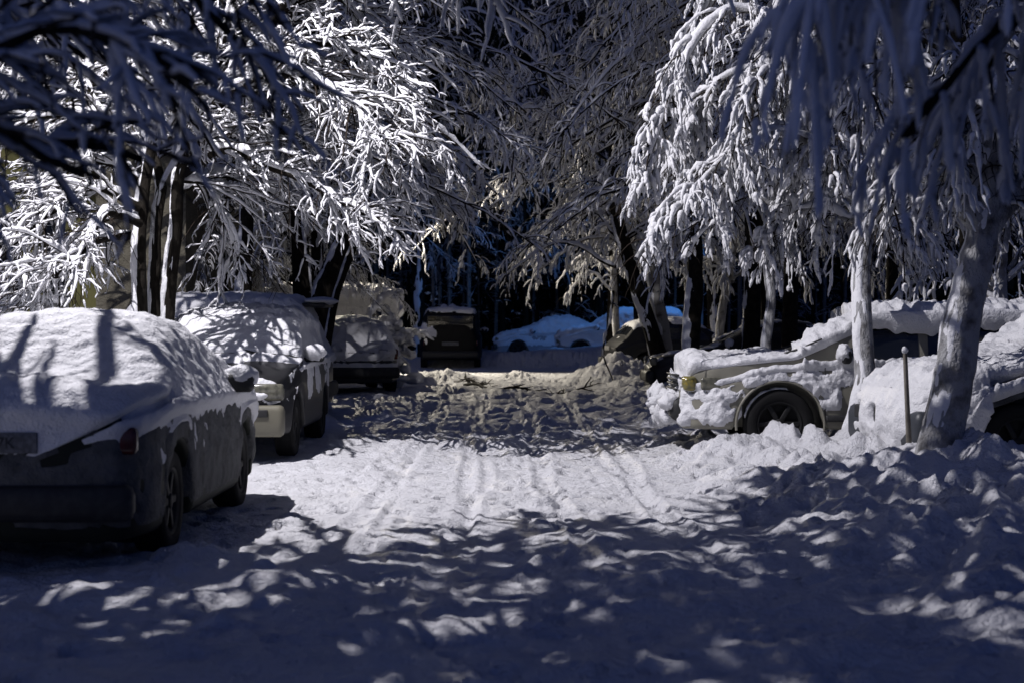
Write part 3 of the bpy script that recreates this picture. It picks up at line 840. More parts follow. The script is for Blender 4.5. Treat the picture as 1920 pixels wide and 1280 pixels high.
def right_suv():
    root = empty('parked_car', 'beige off-road car with bare patches of paint and an open dark wheel arch', 'car')
    L = 4.7
    c = Car(L, 1.86, [(0, .74), (.04, .86), (.14, .95), (.45, .99), (1.0, 1.02), (1.15, 1.04), (1.78, 1.40), (2.0, 1.45), (3.2, 1.47), (4.2, 1.44), (4.5, 1.2), (4.62, .95), (4.7, .80)],
            [(0, .72), (.9, .94), (1.2, .96), (4.2, .98), (4.7, .77)], zb=.30, xf=.96, xr=3.75, ra=.445, rw=.36, tumble=.22, dx=.025, shoulder=.05)
    pm = paint('champagne_paint', (.25, .24, .195), (.20, .19, .155)); c.body(root, pm)
    c.top_patch(root, 'windscreen', GLASS, 1.18, 1.82, inset=.05)
    for sg in (1, -1):
        c.side_patch(root, 'side_window', GLASS, sg, (1.5, 2.4), (1.9, 2.4), .06, .80)
        c.side_patch(root, 'side_window', GLASS, sg, (2.5, 3.4), (2.5, 3.4), .06, .80)
    a = -L / 2 - .04
    bp = MB().box((a - .02, 0, .50), (.16, 1.36, .24), bev=.075).build('bumper', PLASTIC, root)
    for sg in (1, -1):
        MB().box((a - .10, sg * .50, .47), (.04, .18, .08), bev=.015).build('fog_light', LAMP_GLASS, bp)
        h = MB().box((a + .085, sg * .66, .775), (.15, .34, .15), bev=.05).build('headlight', AMBER, root)
        # indicator bulge running round to the wing
        MB().box((a + .30, sg * .855, .775), (.22, .05, .13), bev=.05).build('corner_light', LAMP_GLASS, root)
    g = MB()
    for k in range(4): g.box((a - .015, 0, .70 + .05 * k), (.05, .92, .022), bev=.008)
    g.build('grille', PLASTIC, root)
    MB().box((a - .125, 0, .48), (.012, .52, .112), bev=.004).build('number_plate', PLATE, root)
    for k in (0, 1):
        w = MB(); y0 = -.55 + .65 * k
        w.tubes(np.array([[[1.05 - L / 2, y0, c.top_z(1.05, y0) + .03], [1.2 - L / 2, y0 - .22, c.top_z(1.2, y0) + .05], [1.36 - L / 2, y0 - .5, c.top_z(1.36, y0) + .06]]]), np.array([[.014, .012, .008]]), 6)
        w.build('wiper', PLASTIC, root)
    # wing flare
    for xc in (c.xf, c.xr):
        for sg in (1, -1):
            an = np.linspace(math.radians(-8), math.radians(188), 34)
            pts = np.stack([xc - L / 2 + np.cos(an) * .455, np.full(34, sg * (c.W - .005)), .36 + np.sin(an) * .445], -1)
            MB().tubes(pts[None], np.full((1, 34), .014), 8).build('wing_flare', pm, root)
    MB().box((2.35 - L / 2, c.W - .01, .42), (1.85, .06, .07), bev=.02).build('side_step', PLASTIC, root)
    MB().box((2.35 - L / 2, -c.W + .01, .42), (1.85, .06, .07), bev=.02).build('side_step', PLASTIC, root)
    for sg in (1, -1):
        for x in (1.42, 2.44): MB().box((x - L / 2, sg * (c.side_y(x, .7) + .001), .68), (.008, .01, .56)).build('door_seam', PLASTIC, root)
        MB().box((2.25 - L / 2, sg * (c.side_y(2.25, .84) + .012), .84), (.17, .03, .035), bev=.01).build('door_handle', PLASTIC, root)
    c.wheels(root, snowy=True, w=.24); c.mirror(root, 1.62, PLASTIC, True, seed=9)

    def fn(x, y, z, N, nz, fine):
        up = sm_up(N, .35, .75)
        hood = (x < 1.2)
        t = up * np.where(hood, .05 + .03 * nz, .10 + .02 * nz)
        t += up * .06 * np.exp(-((x - .12) / .14) ** 2)
        t -= .2 * np.exp(-((x - 1.17) / .09) ** 2) * (np.abs(y) < .72) * ss(-.2, .2, nz + .2)
        t -= .4 * ss(1.13, 1.18, x) * (1 - ss(1.74, 1.82, x)) * ss(-.52, -.42, y + .06 * nz - .5 * (1.5 - x) * (x < 1.5)) * (N[..., 2] > .2)
        side = (1 - up)
        # ragged snow on the wing: below a slanting line along the bonnet, in front of the wheel and behind the arch
        line = .83 + .10 * (x - .2)
        nose = 1 - ss(.50, .66, x + .15 * nz)
        t1 = nose * (.028 + .032 * nz + .016 * fine) * (1 - ss(.68, .74, z + .07 * nz)) * ss(.30, .42, z + .12 * nz + .04 * fine)
        t2 = ss(.45, .6, x) * (1 - ss(1.55, 1.75, x)) * (.010 + .030 * nz + .015 * fine) * ss(.74, .79, z + .05 * nz) * (1 - ss(line - .02, line + .02, z))
        t3 = ss(1.05, 1.2, x) * (1 - ss(1.5, 1.62, x)) * (.018 + .04 * nz + .02 * fine) * ss(.46, .58, z) * (1 - ss(.78, .84, z))
        t4 = (x > 1.6) * (.004 + .04 * nz) * ss(.74, .82, z) * (1 - ss(.97, 1.0, z))
        arch = np.hypot(x - c.xf, z - .36)
        t1 = t1 * ss(.46, .52, arch + .1 * (nz > 0)); t3 = t3 * ss(.44, .47, arch)
        t += side * np.maximum(np.maximum(0, t1), np.maximum(np.maximum(0, t2), np.maximum(np.maximum(0, t3), np.maximum(0, t4))))
        front = (x < .06) * side
        t += front * np.maximum(0, .015 + .06 * nz) * (1 - ss(.62, .70, z)) * .8
        return t
    c.snow(root, fn, 52, sub=2, rough=.30)
    lum = MB()
    rng = np.random.default_rng(4)
    for k in range(16):
        lum.blob((a - .15 + rng.uniform(-.03, .05), rng.uniform(-.85, .85), rng.uniform(.30, .62)), rng.uniform(.06, .13, 3), k, 12, .22)
    lum.build('bumper_snow', SNOW_CAR, bp)
    # rag of snow hanging over the roof edge
    G = []
    for i, x in enumerate(np.linspace(1.72, 3.9, 80)):
        z1 = c.tb(x)[0] - .02; row = []
        hang = .09 + .06 * vn(x * 4, 0 * x, seed=8) + .03 * vn(x * 11, 0 * x, seed=9)
        hang = float(hang) * float(ss(1.72, 1.85, x))
        yy = c.side_y(x, z1 - .12)
        for j, b in enumerate(np.linspace(0, 1, 14)):
            aa = b * math.pi
            row.append((x - L / 2, 0, 0)); ph = b
            if b < .45: q = b / .45; row[-1] = (x - L / 2, -(yy - .35 + .45 * q), z1 + .02 + .07 * math.sin(q * 1.57) + .01 * float(vn(x * 9, b * 9, seed=3)))
            else: q = (b - .45) / .55; row[-1] = (x - L / 2, -(yy + .10 + .03 * math.sin(q * 3.1) - .06 * q), z1 + .09 - (hang + .1) * q + .012 * float(vn(x * 13, b * 9, seed=4)))
        G.append(row)
    MB().grid(np.array(G)).build('overhanging_snow', SNOW_CAR, root)
    place(root, 1.80 + L / 2, 17.0 + .93, 180)


def right_near_car():
    root = empty('parked_car', 'car caked in snow with two fog lamp hollows showing, behind the stout leaning trunk', 'car')
    L = 4.5
    c = Car(L, 1.84, [(0, .62), (.05, .72), (.2, .82), (.6, .91), (1.05, .99), (1.2, 1.03), (1.95, 1.52), (2.3, 1.60), (3.2, 1.62), (4.1, 1.58), (4.3, 1.4), (4.42, 1.05), (4.5, .85)],
            [(0, .60), (.9, .89), (1.2, .93), (4.1, .96), (4.5, .8)], zb=.24, xf=.74, xr=3.5, ra=.42, rw=.345, tumble=.28, dx=.028)
    pm = paint('slate_paint', (.05, .055, .065)); c.body(root, pm)
    c.top_patch(root, 'windscreen', GLASS, 1.25, 1.9)
    for sg in (1, -1):
        c.side_patch(root, 'side_window', GLASS, sg, (1.55, 2.4), (1.98, 2.4), .06, .80)
        c.side_patch(root, 'side_window', GLASS, sg, (2.5, 3.4), (2.5, 3.4), .06, .80)
    a = -L / 2 - .04
    bp = MB().box((a + .0, 0, .45), (.22, 1.62, .34), bev=.08).build('bumper', pm, root)
    for y in (.52, .06):
        f = MB().box((a - .09, y, .56), (.05, .16, .13), bev=.05).build('fog_lamp_hollow', PLASTIC, bp)
    for sg in (1, -1): MB().box((a + .10, sg * .60, .70), (.12, .32, .13), bev=.04).build('headlight', LAMP_GLASS, root)
    c.wheels(root, w=.22); c.mirror(root, 1.62, PLASTIC, True, seed=19)

    def fn(x, y, z, N, nz, fine):
        up = sm_up(N, .0, .6)
        t = up * (.11 + .025 * nz)
        front = (x < .45) * (1 - up)
        t += front * np.maximum(0, .075 + .04 * nz)
        t -= .3 * np.exp(-((x - 1.2) / .05) ** 2) * ss(-.1, .2, nz) * (np.abs(y) < .5)
        return t
    c.snow(root, fn, 63, sub=2, rough=.22)
    c.snow(root, lambda x, y, z, N, nz, fine: (1 - sm_up(N, .0, .5)) * (x > .4) * np.maximum(0, .009 + .012 * nz + .008 * fine) * ss(.42, .6, z), 64, name='frost', m=FROST_SHADED)  # side shell in the same frost, shade mixed into its colour
    s2 = MB()                                             # snow cake over the bumper, hollowed at the lamps
    G = []
    for i, y in enumerate(np.linspace(-.86, .86, 90)):
        row = []
        for j, b in enumerate(np.linspace(0, 1, 46)):
            z = .22 + .58 * b
            d = .13 * math.sin(math.pi * min(1, max(0, b * .94 + .03))) ** .5 + .025 * float(fbm(y * 4, z * 4, seed=71, oct=3)) - .22 * abs(y / .86) ** 4
            for (yy, zz) in ((.52, .56), (.06, .56)):
                d -= .16 * math.exp(-((y - yy) / .085) ** 4 - ((z - zz) / .075) ** 4)
            row.append((a - .03 - d, y, z + .02 * float(vn(y * 6, b * 0, seed=6)) * (1 - b)))
        G.append(row)
    MB().grid(np.array(G)).build('bumper_snow', SNOW_CAR, bp)
    # nose points to the left and slightly towards the viewer
    h = math.radians(190)
    fx, fy = 3.42, 14.75
    place(root, fx - math.cos(h) * L / 2, fy - math.sin(h) * L / 2, 190, .03)


# ------------------------------------------------------------------ things by the lane
def building():
    root = empty('apartment_house', 'olive boarded house front with snowy window ledges and a rough stucco bay', 'building', (-9, 28, 0))
    b = np.array([-9, 28, 0.])
    x1 = -5.45
    def bx(x0, xx1, y0, y1, z0, z1, m, name, parent=None, bev=0.):
        return MB().box(((x0 + xx1) / 2 - b[0], (y0 + y1) / 2 - b[1], (z0 + z1) / 2), (xx1 - x0, y1 - y0, z1 - z0), bev=bev).build(name, m, parent or root, smooth=False)
    bx(-18, -6.95, 28.25, 36, -.2, 8.2, DARKWALL, 'wall')
    G = []
    for i, x in enumerate(np.linspace(-6.95, x1, 60)):
        G.append([(x - b[0], 27.6 - b[1] + .012 * float(vn(x * 25, z * 25, seed=3)), z) for z in np.linspace(-.2, 8.2, 60)])
    bx(-6.95, x1, 27.62, 36, -.2, 8.2, STUCCO, 'stucco_bay')
    # boarded panels between dark strips
    for (a, c_) in ((-7.55, -7.05), (-8.32, -8.02), (-9.3, -9.0), (-10.3, -10.05)):
        bx(a, c_, 28.10, 28.25, -.2, 7.8, OLIVE, 'board_panel')
    for k, (a, c_) in enumerate(((-8.02, -7.55), (-9.0, -8.32), (-10.05, -9.3))):
        bx(a, c_, 28.14, 28.25, -.2, 1.72, OLIVE, 'board_panel')
        bx(a, c_, 28.14, 28.25, 3.2, 4.7, OLIVE, 'board_panel')
        for z0 in (1.72, 4.7):
            w = bx(a + .04, c_ - .04, 28.2, 28.245, z0 + .06, z0 + 1.44, GLASS, 'window')
            bx(a, a + .05, 28.12, 28.24, z0, z0 + 1.48, OLIVE, 'frame', w); bx(c_ - .05, c_, 28.12, 28.24, z0, z0 + 1.48, OLIVE, 'frame', w)
            bx((a + c_) / 2 - .02, (a + c_) / 2 + .02, 28.16, 28.242, z0 + .06, z0 + 1.44, DARKWALL, 'glazing_bar', w)
            bx(a - .02, c_ + .02, 27.98, 28.16, z0 - .04, z0 + .02, STEEL, 'sill', w)
            MB().blob(((a + c_) / 2 - b[0], 28.06 - b[1], z0 + .06), ((c_ - a) * .5, .10, .085), k, 14, .25, 3).build('sill_snow', SNOW, w)
    bx(-18.3, x1 + .3, 27.3, 36.4, 8.2, 8.4, DARKWALL, 'roof')
    MB().blob((-11.8 - b[0], 31.8 - b[1], 8.45), (6.4, 4.4, .25), 3, 16, .1).build('roof_snow', SNOW, root)


def street_lamp(label, x, y, h, arm, colour, watts, spot=150, aim=None, radius=.022, blend=.25):
    root = empty('street_lamp', label, 'street lamp', (x, y, 0))
    sg = 1 if arm > 0 else -1
    MB().lathe([(.11, 0), (.11, .5), (.085, .55), (.06, h), (.0, h + .02)], 16, 'z').build('post', STEEL, root)
    pts = resample([(0, 0, h - .05), (arm * .3, 0, h + .32), (arm * .75, 0, h + .42), (arm, 0, h + .40)], 14)
    MB().tubes(pts[None], np.full((1, 14), .035), 8).build('arm', STEEL, root)
    hd = MB().box((arm + sg * .22, 0, h + .42), (.62, .26, .12), bev=.05).build('lamp_head', STEEL, root)
    MB().box((arm + sg * .24, 0, h + .352), (.42, .18, .03), bev=.01).build('lens', mat('lens_glow', (.9, .9, .9), emit=(colour, 12.)), hd)
    ld = bpy.data.lights.new('lamp_light', 'SPOT'); ld.spot_size = math.radians(spot); ld.spot_blend = blend; ld.energy = watts; ld.color = colour; ld.shadow_soft_size = radius
    lo = bpy.data.objects.new('lamp_light', ld); COL.objects.link(lo); lo.parent = hd
    lo.location = (arm + sg * .24, 0, h + .30)
    if aim is not None:
        d = Vector(aim) - Vector((x + arm + sg * .24, y, h + .3)); lo.rotation_euler = d.to_track_quat('-Z', 'Y').to_euler()
    return root


def twig_thing(name, label, cat, pts, r, seed, per=5, ln=(.15, .5), droop=.1, snow=0., group=None):
    rng = np.random.default_rng(seed)
    pts = np.asarray(pts, float)
    if name == 'fallen_branch': pts[:, 2] = ground_h(pts[:, 0], pts[:, 1]) + np.array([.05 + .06 * (k % 2) for k in range(len(pts))])
    root = empty(name, label, cat, pts[0], group=group)
    Pl = resample(pts - pts[0], 22); Pl[1:] += np.cumsum(rng.normal(size=(21, 3)) * .008, axis=0)
    MB().tubes(Pl[None], np.linspace(r, r * .4, 22)[None], 7).build('stem', BARK, root)
    A = sprout(Pl[None], per, ln, ang=(30, 60), droop=droop, flat=.35, wob=.06, rng=rng)
    B = sprout(A, 5, (.08, .25), droop=droop, flat=.4, rng=rng, K=5)
    m = MB(); wood(m, A, r * .55, r * .2, 5); wood(m, B, r * .3, r * .15, 4)
    if m.n: m.build('twigs', TWIG, root)
    if snow:
        s = MB(); snow_on(s, Pl[None], snow, rng, S=8, M=50); snow_on(s, A, snow * .6, rng); s.build('snow', SNOW_TWIG, root)
    return root


def small_things():
    twig_thing('fallen_branch', 'bare fallen branch lying on the pale snow in mid lane', 'branch',
               [(-1.05, 36.6, .13), (-.75, 35.4, .10), (-.35, 33.2, .06), (.15, 32.6, .05), (.95, 32.9, .07), (1.7, 33.6, .15)], .034, 5, 4, (.25, .8), -.05)
    twig_thing('fallen_branch', 'short forked twig lying on the snow before the black van', 'branch',
               [(-1.1, 39.2, .14), (-1.0, 37.6, .25), (-.72, 36.8, .16), (-.55, 36.0, .09)], .028, 8, 5, (.2, .6), -.05)
    # twig hanging from the birch end
    twig_thing('hanging_branch', 'single bare twig hanging crooked beside the glossy black hatchback', 'branch',
               [P(1150, 545, 33), P(1146, 600, 33), P(1134, 655, 33), P(1143, 690, 33.2), P(1150, 712, 33.4)], .03, 11, 3, (.1, .35), .35, .025)
    root = empty('snow_pole', 'slim weathered pole standing upright in front of the snow caked car', 'pole', (3.31, 13.75, .2))
    MB().lathe([(.026, -.3), (.026, .0), (.021, .5), (.019, .92), (.014, .965), (.002, .97)], 12, 'z').build('pole', WOODPOLE, root).rotation_euler = (0, math.radians(-2.5), 0)
    MB().blob((-.042, 0, .97), (.026, .026, .03), 3, 10, .2).build('snow_cap', SNOW, root)
    # snow laden bush by the van
    root = empty('snowy_shrub', 'shrub bowed under heavy clumps of snow beside the pale van', 'shrub', (-2.62, 35.4, 0))
    rng = np.random.default_rng(3)
    st = []
    for k in range(9):
        a = rng.uniform(0, 6.28); r = rng.uniform(.2, .75)
        st.append(resample([(rng.uniform(-.1, .1), rng.uniform(-.1, .1), 0), (math.cos(a) * r * .3, math.sin(a) * r * .3, .7), (math.cos(a) * r * .8, math.sin(a) * r * .8, 1.2), (math.cos(a) * r * 1.3, math.sin(a) * r * 1.3, 1.25 - .3 * r)], 14))
    st = np.array(st)
    MB().tubes(st, np.broadcast_to(np.linspace(.03, .01, 14), (9, 14)), 6).build('stems', BARK, root)
    A = sprout(st, 7, (.15, .5), droop=.6, rng=rng)
    cm = MB(); wood(cm, A, .01, .004, 4); cm.build('crown', TWIG, root)
    sm = MB(); snow_on(sm, A, .06, rng, S=7, lump=.6, lf=6); snow_on(sm, st, .09, rng, S=8, lump=.6, lf=5, t0=.3)
    for k in range(46):
        z = rng.uniform(.15, 1.5); r = rng.uniform(.0, .45) * (1.25 - .4 * z)
        a = rng.uniform(0, 6.28); sm.blob((math.cos(a) * r + .12 * (1 - z), math.sin(a) * r, z), rng.uniform(.10, .22, 3) * (1, 1, .75), k, 9, .3, 1.6)
    sm.build('snow_cover', SNOW, root)
    twig_thing('snowy_branch', 'arching branch end with one fat bolster of snow over the shrub', 'branch',
               [P(690, 600, 34.2), P(705, 580, 34.3), P(730, 558, 34.5), P(762, 552, 34.7)], .03, 14, 3, (.1, .3), .5, .13)


# ------------------------------------------------------------------ planting
def W(*p): return [np.array(q, float) for q in p]


def trees():
    D = 18.2
    # the three stemmed tree at the left, its limbs spread over the parked cars
    tb = P(292, 650, D); tb[2] = 0
    t1 = [P(258, 860, D - .2), P(262, 600, D - .2), P(264, 420, D - .1), P(272, 330, D), P(300, 200, D), P(330, 40, D + .3), P(380, -160, D + .6)]
    t2 = [P(290, 860, D + .1), P(290, 600, D + .1), P(292, 430, D + .2), P(300, 330, D + .3), P(230, 180, D + .6), P(120, 20, D + .8), P(0, -150, D + 1)]
    t3 = [P(306, 860, D + .1), P(314, 600, D + .1), P(330, 430, D), P(338, 320, D - .1), P(400, 200, D - .3), P(500, 60, D - .5), P(600, -120, D - .8)]
    k = D / F
    limbs = []
    def lb(pts, dd, r0=.045, r1=.014):
        n = len(pts); limbs.append(([P(x, y, D + dd[0] + (dd[1] - dd[0]) * i / (n - 1)) for i, (x, y) in enumerate(pts)], r0, r1))
    lb([(336, 330), (420, 282), (520, 318), (620, 368), (705, 408)], (0, -.8), .06, .03)
    lb([(330, 300), (430, 230), (560, 260), (660, 290), (745, 330)], (0, .6))
    lb([(345, 290), (440, 170), (560, 92), (670, 105), (750, 180), (785, 245)], (0, -1.0), .06)
    lb([(400, 190), (520, 130), (620, 160), (700, 230), (740, 275)], (-.3, -1.6))
    lb([(420, 150), (540, 190), (640, 210), (715, 262)], (0, .8))
    lb([(410, 170), (500, 40), (600, -20), (720, 60), (800, 150)], (0, .5), .06)
    lb([(350, 280), (400, 120), (430, 20), (470, -90)], (-.2, -1.2))
    lb([(262, 420), (205, 405), (150, 470), (90, 530)], (-.3, -1.4), .05, .03)
    lb([(262, 390), (180, 350), (90, 400), (0, 470), (-60, 520)], (-.2, -1.0), .055)
    lb([(270, 340), (190, 300), (90, 330), (-40, 390)], (.2, .8))
    lb([(280, 310), (200, 230), (100, 230), (-40, 290)], (.3, -.6))
    lb([(290, 280), (220, 160), (120, 110), (0, 150)], (.3, 1.2))
    lb([(258, 440), (190, 450), (100, 500), (20, 545)], (0, 1.0), .05)
    lb([(230, 190), (140, 120), (40, 60), (-60, 40)], (.4, 0))
    lb([(300, 250), (330, 130), (300, 40), (240, -60)], (.2, -.8))
    lb([(335, 340), (390, 350), (430, 420), (450, 480)], (.1, .8), .03, .012)
    lb([(330, 360), (400, 330), (480, 345), (560, 400)], (.4, 1.6))
    for (x, y, z, z0) in ((-2.3, 17.3, 6.6, 5.0), (-1.9, 17.9, 5.9, 5.2), (-2.9, 16.9, 7.2, 5.4), (-3.4, 17.0, 6.4, 5.0), (-4.6, 16.8, 6.7, 5.2), (-2.0, 18.8, 6.3, 5.4),
                          (-3.0, 17.6, 7.6, 5.8), (-4.4, 17.4, 7.7, 5.8), (-1.3, 18.3, 6.9, 5.6), (-2.6, 19.4, 7.0, 5.6), (-5.8, 19.2, 7.0, 5.4), (-1.6, 17.6, 5.4, 4.6)):
        limbs.append((W((-4.1, 18.2, z0 - .4), (-4.1 + (x + 4.1) * .4, 18.2 + (y - 18.2) * .4, z0 + .6 * (z - z0) + .25), (x, y, z)), .04, .014))  # upper limbs out of view, added to block the lamp towards the middle trees
    lb([(330, 310), (345, 230), (330, 160), (290, 120), (230, 110)], (-.2, -1.9), .03, .012)
    cfg = dict(limb_snow=.062, a=dict(per_m=13, length=(.45, 1.5), ang=(18, 58), droop=.34, flat=.45, wob=.08, taper=.35, K=9),
               b=dict(per_m=8, length=(.15, .6), ang=(20, 60), droop=.22, flat=.5, wob=.09, K=7), c=dict(per_m=5, length=(.06, .22), ang=(25, 60), droop=.1, flat=.6, wob=.08, K=4), wood=(.012, .006, .003), snow=(.023, .015, .009), lump=.7, lf=14, keep=.9,
               bare=dict(per_m=6, length=(.5, 1.4), ang=(30, 80), droop=.7, wob=.08, K=9))
    make_tree('bare_tree', 'tree with three dark stems plastered white on one side, limbs glaring white in the lamplight', 'tree', tb,
              [(t1, .092, .04), (t2, .075, .035), (t3, .088, .04)], limbs, cfg, 11, bark=BARK,
              strip=dict(side=(-1, -.3, 0), cover=.40, thick=.55, hi=.6))

    # overhanging tree nearer the viewer, mostly above the frame, its drooping ends in shade
    limbs = []
    def wl(*p, r0=.040, r1=.014): limbs.append((W(*p), r0, r1))
    B0 = np.array([-4.7, 9.6, 0])
    wl((-4.6, 9.6, 4.2), (-3.6, 9.4, 4.6), (-2.5, 9.3, 4.1), (-1.75, 9.2, 3.0))
    wl((-4.6, 9.6, 4.0), (-3.7, 9.8, 4.2), (-2.6, 10.0, 3.5), (-2.0, 10.1, 2.7))
    wl((-4.6, 9.6, 4.5), (-3.4, 8.6, 4.6), (-2.0, 7.9, 4.4), (-1.0, 7.6, 3.7))
    wl((-4.6, 9.5, 3.9), (-3.8, 9.0, 3.7), (-3.0, 8.7, 3.2), (-2.3, 8.5, 2.5))
    wl((-4.7, 9.5, 3.6), (-3.9, 8.6, 3.4), (-2.9, 8.2, 3.1), (-2.0, 7.9, 2.6))
    wl((-4.6, 9.6, 5.2), (-3.0, 9.8, 5.8), (-1.0, 10.0, 5.5), (.6, 10.2, 4.7))
    wl((-4.6, 9.6, 5.4), (-3.0, 8.8, 6.0), (-.8, 8.2, 5.6), (1.2, 8.0, 4.8))
    wl((-4.6, 9.4, 5.0), (-3.2, 7.8, 5.4), (-1.4, 6.8, 5.0), (.4, 6.4, 4.2))
    wl((-4.7, 9.6, 5.8), (-2.6, 10.8, 6.6), (-.4, 11.6, 6.4), (1.6, 12.0, 5.6))
    wl((-4.7, 9.6, 6.2), (-2.4, 9.4, 7.0), (.4, 9.4, 7.0), (2.8, 9.8, 6.2))
    wl((-4.7, 9.6, 6.0), (-2.8, 7.6, 6.6), (-.4, 6.4, 6.4), (2.0, 6.0, 5.6))
    wl((-4.6, 9.8, 5.2), (-3.6, 11.0, 5.4), (-2.2, 11.6, 5.0), (-.8, 11.9, 4.5), (.6, 12.2, 4.3))  # limbs from here on, above the view, added to block the lamplight
    wl((-4.6, 9.8, 4.8), (-4.0, 10.8, 5.0), (-2.8, 11.1, 4.7), (-1.4, 11.2, 4.3), (-.2, 11.2, 4.0))
    wl((-4.6, 9.8, 5.6), (-3.2, 11.6, 6.2), (-1.0, 12.7, 6.0), (1.0, 13.0, 5.4), (2.4, 13.2, 4.7))
    wl((-4.6, 9.8, 6.0), (-3.4, 11.4, 6.6), (-1.6, 12.4, 6.4), (.2, 12.8, 5.9), (1.8, 12.8, 5.2))
    wl((-4.6, 9.6, 4.4), (-3.8, 10.4, 4.7), (-2.4, 10.6, 4.5), (-1.0, 10.6, 4.0), (.4, 10.6, 3.8))
    wl((-4.6, 9.6, 5.0), (-3.4, 10.4, 5.6), (-1.8, 10.9, 5.4), (.2, 11.0, 4.9), (1.6, 11.0, 4.3))
    wl((-4.6, 9.8, 5.2), (-4.2, 11.6, 5.6), (-3.2, 12.6, 5.2), (-2.0, 13.2, 4.8), (-.8, 13.4, 4.3))
    wl((-4.6, 9.8, 5.0), (-4.2, 11.2, 5.2), (-3.4, 12.0, 5.0), (-2.4, 12.4, 4.7), (-1.2, 12.4, 4.2))
    wl((-4.6, 9.8, 5.4), (-4.2, 11.4, 6.0), (-3.5, 12.6, 6.0), (-2.6, 13.1, 5.6), (-1.6, 13.2, 5.0))
    wl((-4.5, 9.8, 6.6), (-3.2, 12.2, 6.8), (-1.0, 13.3, 6.2), (.6, 13.7, 5.5), (1.6, 13.8, 4.8))
    wl((-4.5, 9.8, 6.4), (-3.0, 12.4, 6.6), (-1.4, 13.6, 6.2), (.2, 13.9, 5.6), (1.4, 13.9, 4.9))
    wl((-4.5, 9.8, 6.8), (-3.2, 12.0, 7.1), (-1.8, 13.0, 6.8), (-.4, 13.3, 6.3), (1.0, 13.4, 5.7))
    wl((-4.5, 9.8, 6.2), (-3.4, 12.2, 6.3), (-2.2, 13.2, 5.9), (-.8, 13.6, 5.4), (.6, 13.6, 4.7))
    wl((-4.5, 9.8, 7.0), (-2.8, 11.8, 7.2), (-.6, 12.8, 6.8), (1.2, 13.2, 6.1), (2.4, 13.3, 5.2))
    wl((-4.6, 9.6, 4.6), (-3.6, 9.9, 5.1), (-2.0, 9.9, 4.9), (-.4, 9.7, 4.3), (1.0, 9.6, 3.8))
    cfg1 = dict(limb_snow=.042, a=dict(per_m=6, length=(.5, 1.3), ang=(25, 60), droop=.5, flat=.45, wob=.06, taper=.3, K=9),
                b=dict(per_m=5, length=(.2, .6), ang=(25, 60), droop=.4, flat=.5, wob=.07, K=6), wood=(.013, .007, .003), snow=(.028, .019, .012), lump=.25, lf=6, keep=.93,
                bare=dict(per_m=3, length=(.4, 1.0), ang=(30, 80), droop=.9, wob=.08, K=9))
    make_tree('bare_tree', 'tree overhanging the lane, its shaded snowy limbs drooping before the white lit tree', 'tree', B0,
              [(W((-4.9, 9.6, 0), (-4.8, 9.6, 2), (-4.6, 9.6, 4), (-4.5, 9.6, 6.5), (-4.4, 9.6, 8.2)), .16, .07)], limbs, cfg1, 23)

    # the one right by the viewer: out of focus, only sky light on it
    limbs = []
    wl((-3.3, 4.6, 2.6), (-2.4, 4.5, 2.35), (-1.75, 4.5, 2.15), (-1.2, 4.4, 2.22), (-.95, 4.4, 2.12), r0=.04)
    wl((-3.3, 4.6, 3.0), (-2.2, 4.5, 2.75), (-1.5, 4.5, 2.45), (-1.0, 4.6, 2.42), r0=.04)
    wl((-3.3, 4.6, 2.2), (-2.4, 4.6, 2.0), (-1.7, 4.7, 1.95), (-1.25, 4.8, 1.78), r0=.04)
    wl((-3.3, 4.6, 3.2), (-2.2, 4.9, 3.1), (-1.2, 5.1, 2.7), (-.85, 5.1, 2.3), r0=.04)
    wl((-3.3, 4.6, 3.4), (-2.0, 5.4, 3.1), (-1.2, 5.6, 2.6), (-.9, 5.7, 2.3), r0=.04)
    wl((-3.3, 4.6, 2.5), (-2.5, 5.2, 2.3), (-1.8, 5.5, 2.1), (-1.3, 5.7, 2.0), r0=.04)
    cfg0 = dict(limb_snow=.028, a=dict(per_m=15, length=(.25, .8), ang=(20, 60), droop=.3, flat=.5, wob=.07, taper=.3, K=8),
                b=dict(per_m=10, length=(.10, .35), ang=(25, 60), droop=.3, flat=.5, wob=.08, K=6), wood=(.010, .006, .003), snow=(.015, .010, .007), lump=.35, keep=.75)
    make_tree('bare_tree', 'blurred dark blue branches closest to the viewer, high beside the lit tree', 'tree', (-3.4, 4.6, 0),
              [(W((-3.5, 4.6, 0), (-3.4, 4.6, 1.8), (-3.3, 4.6, 3.6), (-3.2, 4.6, 5.2)), .12, .05)], limbs, cfg0, 31)

    # weeping birch, lit, on the right
    D = 18.8
    limbs = []
    lb([(1624, 380), (1560, 200), (1470, 60), (1390, 10), (1320, 60), (1262, 170), (1215, 290), (1190, 380)], (-.6, -1.2), .06, .02)
    lb([(1622, 370), (1540, 270), (1440, 240), (1360, 290), (1290, 370), (1225, 425), (1190, 470)], (-.4, -2.0), .055, .028)
    lb([(1624, 330), (1580, 150), (1500, 0), (1420, -60), (1340, -30), (1290, 60), (1262, 150)], (.2, .8), .06, .02)
    lb([(1622, 360), (1520, 210), (1420, 130), (1340, 150), (1285, 240), (1255, 330)], (0, .4), .05, .02)
    lb([(1622, 380), (1560, 300), (1480, 270), (1400, 330), (1350, 420)], (0, -1.0), .045, .018)
    lb([(1624, 340), (1590, 200), (1530, 110), (1450, 120), (1400, 200), (1380, 300)], (0, -1.6), .045, .018)
    lb([(1626, 330), (1620, 180), (1580, 60), (1520, 40), (1480, 120), (1460, 230)], (.1, 1.4), .045, .018)
    lb([(1622, 400), (1580, 350), (1530, 350), (1490, 410), (1470, 460)], (0, .9), .035, .015)
    lb([(1622, 420), (1560, 400), (1500, 390), (1440, 430), (1410, 470)], (0, -.4), .035, .015)
